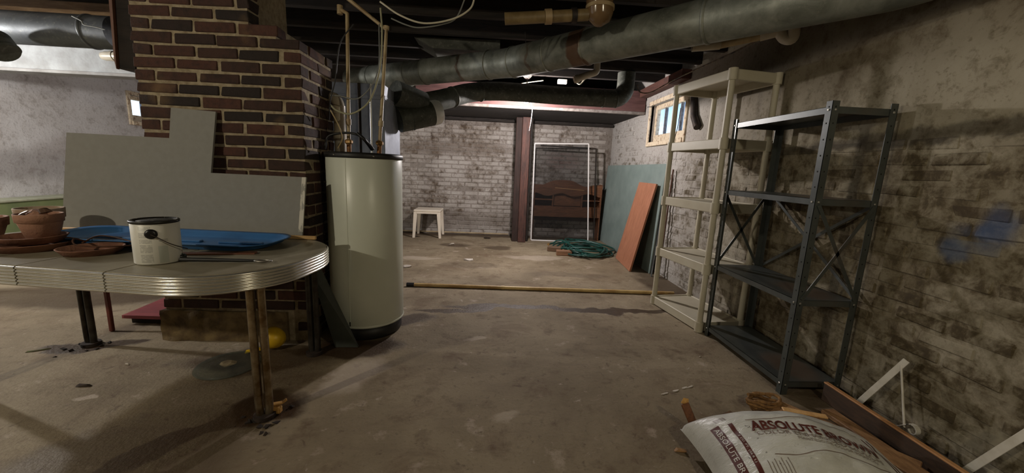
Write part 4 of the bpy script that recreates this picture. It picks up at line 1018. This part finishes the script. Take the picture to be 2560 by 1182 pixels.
MB().bar((1.88, 4.05, .004), (1.935, 4.10, 1.2), .02, .01, (1, 0, 0)).build('brown_strip', M_HBD, label='narrow brown strip against the wall behind the plastic shelf', cat='wood strip')
# hose
r_ = random.Random(4); pts = []
cx, cy = 1.35, 5.32
for k in range(250):
    a = k*.245; lap = a/(2*PI)
    ra_ = .30+.08*math.sin(lap*2.4)+.04*math.sin(a*1.7+lap); rb_ = .36+.10*math.cos(lap*1.9)+.04*math.sin(a*2.3)
    pts.append(Vector((cx+.05*math.sin(lap*1.3)+ra_*math.cos(a), cy+.12*math.cos(lap*2.1)+rb_*math.sin(a),   .014+.0115*lap*(.65+.35*math.sin(a*1.3+lap*2)))))
pts += [Vector((1.05, 5.5, .13)), Vector((.92, 5.48, .088)), Vector((.85, 5.42, .085))]
ho = thing('garden_hose', 'green garden hose in a loose coil on the floor', 'hose', (cx, cy, 0))
MB().tube(bez(pts, 2), .0125, 8).build('hose_tube', mat('green_hose', s(34, 80, 72), s(24, 60, 54), 8, .35), ho)
MB().tube([pts[-1], pts[-1]+Vector((-.02, -.04, 0))], .016, 10).build('brass_coupling', mat('dirty_brass', s(176, 140, 86)), ho)
p = Zp(1386, 628); MB().box((p.x, p.y, .035), (.20, .09, .07), .006, Matrix.Rotation(-.25, 3, 'Z')).build('wood_block', wood_mat('dark_block', s(110, 84, 60), s(80, 60, 44), (2, 8, 8), 3), label='darker wood block at the end of the hose', cat='wood block')
p = Zp(1408, 636); MB().box((p.x, p.y-.05, .035), (.21, .09, .07), .006, Matrix.Rotation(-.05, 3, 'Z')).build('wood_block', wood_mat('tan_block', s(146, 108, 80), s(116, 84, 60), (2, 8, 8), 3), label='tan wood block in front of the darker block by the hose', cat='wood block')
# pipe across the floor
fp = thing('floor_pipe', 'long cream plastic pipe lying across the floor', 'pipe', (.5, 3.57, 0))
a, b = Zp(1022, 711, .019), Zp(1684, 733, .019)
MB().tube([a, b], .0165, 14).build('pipe_run', mat('yellow_cream_pvc', s(206, 178, 120), s(168, 134, 82), 7, .45), fp)
for q in (.35, .72): MB().tube([a.lerp(b, q-.006), a.lerp(b, q+.006)], .0185, 14).build('joint', mat('yellow_cream_pvc', s(206, 178, 120)), fp)
MB().tube([a+Vector((-.02, 0, 0)), a+Vector((.05, 0, 0))], .019, 14).build('black_coupling', M_BLK, fp)
MB().tube([(-1.9, 6.44, .035), (.3, 6.44, .03)], .014, 10).build('skirting_pipe', mat('dusty_cream_pipe', s(178, 160, 126), s(140, 120, 92), 7, .6), label='thin cream pipe along the foot of the back wall', cat='pipe')

# ------------------------------------------------------------------ beige plastic shelf unit
M_BEI = mat('beige_plastic', s(196, 190, 170), s(182, 174, 152), 4, .5)
su = thing('plastic_shelf_unit', 'tall beige plastic shelf unit with five tiers by the right wall', 'shelf', (1.7, 2.92, 0))
P0 = Vector((1.575, 2.635, 0)); SU = Vector((-.155, .988, 0)); SW = Vector((.988, .155, 0)); SL, SD = .60, .355
def sp(a, b, z): return P0+SU*a+SW*b+Vector((0, 0, z))
RS = Matrix((SU, SW, Vector((0, 0, 1)))).transposed()
tiers = [.075, .515, .96, 1.405, 1.855]
for z in tiers:
    m = MB(); h = .068
    tr2 = MB()
    for (a0, a1, b0, b1) in ((.0, SL, -.016, .006), (.0, SL, SD-.006, SD+.016)): tr2.box(sp((a0+a1)/2, (b0+b1)/2, z-h/2), (a1-a0, b1-b0, h), .004, RS)
    for (a0, a1) in ((-.016, .006), (SL-.006, SL+.016)): tr2.box(sp((a0+a1)/2, SD/2, z-h/2), (a1-a0, SD+.03, h), .004, RS)
    tr2.box(sp(SL/2, SD/2, z-.012), (SL, SD, .010), 0, RS)
    sho = tr2.build('shelf_tray', M_BEI, su)
    for a in (0, SL):
        for b in (0, SD): 
            c = sp(a, b, z-h-.004); MB().tube([c, c+Vector((0, 0, h+.008))], .030, 16).build('corner_socket', M_BEI, sho)
for i in range(4):
    for a in (0, SL):
        for b in (0, SD):
            z0, z1 = tiers[i]-.02, tiers[i+1]-.062
            MB().tube([sp(a, b, z0), sp(a, b, z0+.06), sp(a, b, z1)], [.024, .0215, .0205], 16).build('post', M_BEI, su)
for a in (0, SL):
    for b in (0, SD): MB().tube([sp(a, b, .001), sp(a, b, .02)], .026, 12).build('foot', M_BEI, su)

# ------------------------------------------------------------------ grey steel shelf unit
t = NT('grey_steel_paint'); p_ = t.coord('pos'); n_ = t.noise(p_, 9, 6, .65, .3)
c_ = t.mix(t.ramp(n_, .4, .7), s(80, 84, 82), s(66, 70, 67)); wv_ = warped(t, .05, 8)
c_ = t.mix(t.math('MULTIPLY', blob(t, wv_, 1.78, 2.0, .12, .16, .7), .45), c_, s(104, 76, 54)); M_STE = t.done(c_, .38, .35)
ms = thing('steel_shelf_unit', 'dark grey steel shelf unit with cross braces nearest the camera', 'shelf', (1.76, 2.2, 0))
GX0, GX1, GY0, GY1, GH = 1.595, 1.925, 1.825, 2.585, 1.525
gz = [.075, .535, 1.06, 1.50]
for z in gz:
    m = MB(); m.span((GX0+.004, GY0+.004, z-.002), (GX1-.004, GY1-.004, z)); lip = .032
    m.span((GX0+.004, GY0+.004, z-lip), (GX0+.006, GY1-.004, z)); m.span((GX1-.006, GY0+.004, z-lip), (GX1-.004, GY1-.004, z))
    m.span((GX0+.004, GY0+.004, z-lip), (GX1-.004, GY0+.006, z)); m.span((GX0+.004, GY1-.006, z-lip), (GX1-.004, GY1-.004, z))
    m.build('steel_shelf', M_STE, ms)
M_BOLT = mat('zinc_bolt', s(190, 188, 180), None, rough=.35, metal=.8); M_HOLE = mat('black_hole', s(8, 8, 8), None, rough=.9)
for x, sx in ((GX0, 1), (GX1, -1)):
    for y, sy in ((GY0, 1), (GY1, -1)):
        m = MB(); fx, fy = sorted((x, x+sx*.036)), sorted((y, y+sy*.036))
        m.span((fx[0], y if sy > 0 else y-.002, .0), (fx[1], y+.002 if sy > 0 else y, GH)); m.span((x if sx > 0 else x-.002, fy[0], .0), (x+.002 if sx > 0 else x, fy[1], GH))
        po_ = m.build('angle_post', M_STE, ms)
        hm = MB(); z = .05
        while z < GH-.02:
            hm.box((x+sx*.018, y-sy*.0004, z), (.005, .0012, .007)); hm.box((x-sx*.0004, y+sy*.018, z), (.0012, .005, .007)); z += .0762 if True else 0
        hm.build('bolt_holes', M_HOLE, po_, kind='stuff')
        bm_ = MB()
        for z in gz:
            bm_.box((x-sx*.002, y+sy*.018, z-.016), (.004, .009, .009), .001); bm_.box((x+sx*.018, y-sy*.002, z-.016), (.009, .004, .009), .001)
        bm_.build('bolt_heads', M_BOLT, po_)
for (z0, z1) in ((.54, 1.03),):
    for a, b in (((GX0+.02, z0), (GX1-.02, z1)), ((GX0+.02, z1), (GX1-.02, z0))):
        MB().bar((a[0], GY0-.004, a[1]), (b[0], GY0-.004, b[1]), .003, .018, (0, 0, 1)).build('end_brace', M_STE, ms)
        MB().bar((a[0], GY1+.004, a[1]), (b[0], GY1+.004, b[1]), .003, .018, (0, 0, 1)).build('end_brace', M_STE, ms)
for a, b in (((GY0+.02, .54), (GY1-.02, 1.04)), ((GY0+.02, 1.04), (GY1-.02, .54))):
    MB().bar((GX1+.003, a[0], a[1]), (GX1+.003, b[0], b[1]), .003, .018, (0, 0, 1)).build('back_brace', M_STE, ms)

# ================================================================== MULCH BAG AND TIMBER IN THE NEAR CORNER
BA = math.radians(-6)
ba_, bb_ = Vector((math.cos(BA), math.sin(BA), 0)), Vector((-math.sin(BA), math.cos(BA), 0))
B0 = Vector((.85, 1.46, 0)); BLn, BWd, BZ = .77, .52, .062
def bag_h(s_, t_):
    u = min(1, max(0, s_/BLn)); v = min(1, max(0, t_/BWd))**.58
    g = max(0, (1-abs(2*u-1)**1.7)*(1-abs(2*v-1)**2.3))
    w_ = .006*mnoise.noise(Vector((s_*9, t_*14, 1)))+.003*mnoise.noise(Vector((s_*26, t_*34, 5)))
    return .185*(1.06-.34*u*u)*g**.5+w_*min(1, g*3)
def bag_p(s_, t_, off=0.0):
    u = s_/BLn; v = t_/BWd
    pull_t = .030*(1-abs(2*u-1)**2)*(1-2*v); pull_s = .030*(1-abs(2*v-1)**2)*(1-2*u)
    p = B0+ba_*(s_+pull_s)-bb_*(t_+pull_t)
    return Vector((p.x, p.y, BZ+bag_h(s_, t_)+off))
bag = thing('mulch_bag', 'white plastic bag of brown mulch lying on boards in the near corner', 'bag', (1.1, 1.07, 0))
t = NT('white_bag_film'); p_ = t.coord('pos'); n_ = t.noise(p_, 6, 6, .6, .4); n2_ = t.noise(p_, 55, 5, .7); n3_ = t.noise(p_, 9, 4)
c_ = t.mix(t.ramp(n_, .4, .7), s(206, 206, 200), s(184, 184, 178))
dirt = t.math('MULTIPLY', t.ramp(n2_, .64, .68), t.ramp(n3_, .45, .6)); c_ = t.mix(dirt, c_, s(40, 32, 26))
t.bump(t.noise(t.coord('pos', (1, 2.5, 1)), 34, 4, .6, .8), .5, .006)
M_BAG = t.done(c_, .28)
NS, NTt = 84, 56; m = MB(); top = []; bot = []
for j in range(NTt+1):
    for i in range(NS+1):
        s_, t_ = BLn*i/NS, BWd*j/NTt
        q = bag_p(s_, t_); top.append(q)
        bot.append(Vector((q.x, q.y, BZ-.010*min(1, 3*bag_h(s_, t_)/.195))))
W = NS+1
m.add(top, [(j*W+i, j*W+i+1, (j+1)*W+i+1, (j+1)*W+i) for j in range(NTt) for i in range(NS)], True)
m.add(bot, [(j*W+i, (j+1)*W+i, (j+1)*W+i+1, j*W+i+1) for j in range(NTt) for i in range(NS)], True)
m.build('bag_film', M_BAG, bag)
M_PRB = mat('print_brown', s(92, 44, 34), s(78, 36, 28), 20, .4); M_PRG = mat('print_grey_brown', s(120, 104, 92), None, rough=.4); M_PRW = mat('print_white', s(206, 204, 198), None, rough=.4)
def drape(name, v2, fs, mtl, off, maxe=.009):
    """lays flat print (s,t coordinates) on the bag film"""
    bm = bmesh.new(); vv = [bm.verts.new((a, b, 0)) for a, b in v2]
    for f in fs:
        try: bm.faces.new([vv[i] for i in f])
        except ValueError: pass
    bmesh.ops.triangulate(bm, faces=bm.faces)
    for _ in range(5):
        le = [e for e in bm.edges if e.calc_length() > maxe]
        if not le: break
        bmesh.ops.subdivide_edges(bm, edges=le, cuts=1); bmesh.ops.triangulate(bm, faces=bm.faces)
    bm.verts.index_update(); mb = MB()
    mb.add([bag_p(v.co.x, v.co.y, off) for v in bm.verts], [[q.index for q in f.verts] for f in bm.faces], True)
    bm.free(); return mb.build(name, mtl, bag)
def text_mesh(txt, bold=0.0):
    cu = bpy.data.curves.new('lettering', 'FONT'); cu.body = txt; cu.size = 1.0; cu.offset = bold; cu.resolution_u = 3
    ob = bpy.data.objects.new('lettering', cu); COL.objects.link(ob)
    bpy.context.view_layer.update()
    me = bpy.data.meshes.new_from_object(ob.evaluated_get(bpy.context.evaluated_depsgraph_get()))
    v = [(x.co.x, x.co.y) for x in me.vertices]; f = [list(q.vertices) for q in me.polygons]
    bpy.data.objects.remove(ob); bpy.data.curves.remove(cu); bpy.data.meshes.remove(me)
    x0, x1 = min(a for a, b in v), max(a for a, b in v); return [((a-x0)/(x1-x0), b) for a, b in v], f, x1-x0
def lettering(txt, s0, t0, ds, dt, height, mtl, off=.0022, bold=0.0, name='lettering'):
    """txt runs from (s0,t0) by (ds,dt); height is the cap height"""
    v, f, wd = text_mesh(txt, bold); L = math.hypot(ds, dt); ux, uy = ds/L, dt/L; px, py = uy, -ux   # up of the letters
    drape(name, [(s0+ds*a+px*b*height/.7, t0+dt*a+py*b*height/.7) for a, b in v], f, mtl, off)
def patch(s0, t0, s1, t1, mtl, name, off=.0014): drape(name, [(s0, t0), (s1, t0), (s1, t1), (s0, t1)], [(0, 1, 2, 3)], mtl, off)
lettering('ABSOLUTE BROWN', .165, .185, .44, .075, .050, M_PRB, .0042, .03, 'brand_lettering')
lettering('COLOR ENHANCED MULCH', .170, .213, .43, .075, .021, M_PRG, .004, 0)
lettering('MANTILLO DE COLOR MARRON', .30, .254, .27, .046, .012, M_PRG, .004, 0)
def wave(s0, s1, t0, mtl, wd=.0018):
    n = 30; v = []
    for k in range(n+1):
        a = s0+(s1-s0)*k/n; b = t0+.008*math.sin(k/n*PI*3); v += [(a, b-wd), (a, b+wd)]
    drape('wavy_line', v, [(2*k, 2*k+2, 2*k+3, 2*k+1) for k in range(n)], mtl, .002)
wave(.17, .62, .125, M_PRG); wave(.18, .62, .31, M_PRG)
patch(.046, .115, .076, .48, M_PRB, 'brown_band'); lettering('ABSOLUTE BROWN', .053, .125, 0.0, .30, .017, M_PRW, .0026, .008)
patch(.104, .125, .120, .48, M_PRB, 'brown_band'); lettering('2 CU. FT. (56.6 L)', .109, .19, 0.0, .13, .007, M_PRW, .0026, 0)
for k in range(11): patch(.075+.0036*k, .075, .075+.0036*k+(.0012 if k % 3 else .0022), .100, M_PRG, 'barcode_line')
for k in range(7): patch(.145+.012*k, .325+.01*(k % 2), .147+.012*k, .47, M_PRG, 'printed_line')
for k in range(2): patch(.645+.022*k, .12, .652+.022*k, .42, M_PRB, 'brown_stripe')

M_PLK = wood_mat('brown_plank', s(164, 126, 86), s(112, 80, 52), (6, 2, 6), 3.2, .6); M_PLK2 = wood_mat('dark_plank', s(112, 84, 58), s(76, 56, 38), (6, 2, 6), 3.2, .65)
def plank(c, ang, L, wd, z0, th, mtl, label):
    MB().box((c[0], c[1], z0+th/2), (L, wd, th), .003, Matrix.Rotation(ang, 3, 'Z')).build('wooden_plank', mtl, label=label, cat='plank', group='planks under the mulch bag')
plank((1.51, 1.30), math.radians(-64), .80, .13, .001, .022, M_PLK2, 'dark lower plank nearest the wall under the bag')
plank((1.34, 1.22), math.radians(-64), .90, .13, .001, .022, M_PLK2, 'lower plank in the middle under the bag')
plank((1.0, 1.15), math.radians(-85), .5, .13, .001, .022, M_PLK2, 'lower plank mostly hidden under the bag')
plank((1.575, 1.45), math.radians(-55), .50, .16, .024, .020, M_PLK, 'grained brown plank on top of the pile beside the bag')
plank((1.735, 1.44), math.radians(-86), .46, .07, .001, .022, M_PLK, 'narrow brown plank lying beside the standing plank')
plank((1.695, 1.10), math.radians(-80), .40, .09, .045, .016, M_PLK, 'short brown plank on the pile by the bag corner')
MB().bar(Zp(1956, 1022, .05), Zp(2068, 1042, .05), .03, .010, (0, 0, 1), .003).build('split_lath', wood_mat('split_pale_wood', s(216, 176, 120), s(186, 142, 88), (3, 3, 3), 5), label='pale split lath lying across the top of the planks', cat='wood strip')
eb = thing('standing_plank', 'long thin plank standing on edge along the right wall', 'plank', (1.8, 1.3, 0))
MB().span((1.79, .80, .0), (1.808, 1.785, .096), .003).build('plank_face', wood_mat('shaded_plank_face', s(70, 50, 34), s(44, 32, 22), (8, 1.5, 8), 3, .7), eb)  # face colour darkened to hold the plank's shadow side
MB().span((1.787, .80, .096), (1.811, 1.785, .104), .002).build('plank_top_edge', wood_mat('edge_board_wood', s(176, 130, 84), s(146, 100, 60), (8, 1.5, 8), 3, .55), eb, label='yellow brown top edge')
# broken lath sticking up beside the bag
sl_ = thing('broken_lath', 'broken brown lath sticking up left of the mulch bag', 'wood strip', (.95, 1.47, 0))
a, b = Vector((.955, 1.50, .012)), Vector((.90, 1.535, .135))
MB().bar(a, b, .035, .014, (0, 1, 0), .003).build('lath', wood_mat('broken_lath_wood', s(130, 84, 52), s(88, 56, 36), (3, 3, 3), 5), sl_)
MB().add(*hull([b+Vector((-.016, 0, 0)), b+Vector((.018, -.002, -.005)), b+Vector((-.012, .01, 0)), b+Vector((.014, .01, -.004)), b+Vector((-.006, .004, .026)), b+Vector((.016, 0, .022)), b+Vector((.002, -.003, .006))])).build('split_tip', wood_mat('fresh_wood', s(208, 164, 92), s(170, 124, 66)), sl_, label='pale fresh split end')
# twist of rope
ro = thing('rope_twist', 'frayed tan rope knot at the foot of the steel shelf', 'rope', (1.40, 1.70, 0))
M_ROPE = mat('tan_rope', s(150, 112, 66), s(106, 76, 44), 40, .95, bump=.5, bscale=150)
r_ = random.Random(8)
for k in range(6):
    a0 = r_.uniform(0, 2*PI); pts = [Vector((1.40+(.060+.012*k*.5)*math.cos(a0+j*.5)*r_.uniform(.8, 1.1), 1.70+.05*math.sin(a0+j*.5)*r_.uniform(.8, 1.1), .012+.009*k+.006*math.sin(j*1.3))) for j in range(11)]
    MB().tube(bez(pts, 4), .008, 7).build('rope_strand', M_ROPE, ro)
# white shelf brackets behind the board
M_BRW = mat('white_bracket_paint', s(214, 210, 200), s(190, 184, 170), 14, .45)
def bracket(p0, p1, foot, label):
    p0, p1, foot = Vector(p0), Vector(p1), Vector(foot)
    t = thing('shelf_bracket', label, 'bracket', (p0.x, p0.y, 0), 'white metal shelf brackets by the wall')
    MB().bar(p0, p1, .004, .026, (0, 0, 1), .001).build('flat_arm', M_BRW, t)
    h = p0.lerp(p1, .05); MB().box(h+Vector((-.003, 0, 0)), (.003, .008, .008), .001).build('screw_hole', M_HOLE, t)
    MB().tube([p0.lerp(p1, .9), foot], .0045, 8).build('brace_rod', M_BRW, t)
    d = Vector((0, -1, .0)); pts = [foot+Vector((0, .05, -.035))]
    for k in range(15):
        a = PI*.85-k*.40; rr = .026-.0010*k; pts.append(foot+Vector((0, -.035-rr*math.cos(a), .012+rr*math.sin(a))))
    m = MB()
    for a, b in zip(pts, pts[1:]): m.bar(a, b+(b-a)*.15, .022, .003, (0, 0, 1) if abs((b-a).normalized().z) < .9 else (0, 1, 0))
    m.build('scroll_foot', M_BRW, t)
bracket((1.86, 1.66, .055), (1.90, 1.525, .365), (1.885, 1.46, .075), 'white metal bracket with scroll foot between the board and the wall')
bracket((1.87, 1.225, .05), (1.90, 1.09, .36), (1.885, 1.02, .075), 'white metal bracket at the lower right corner, cut by the edge')
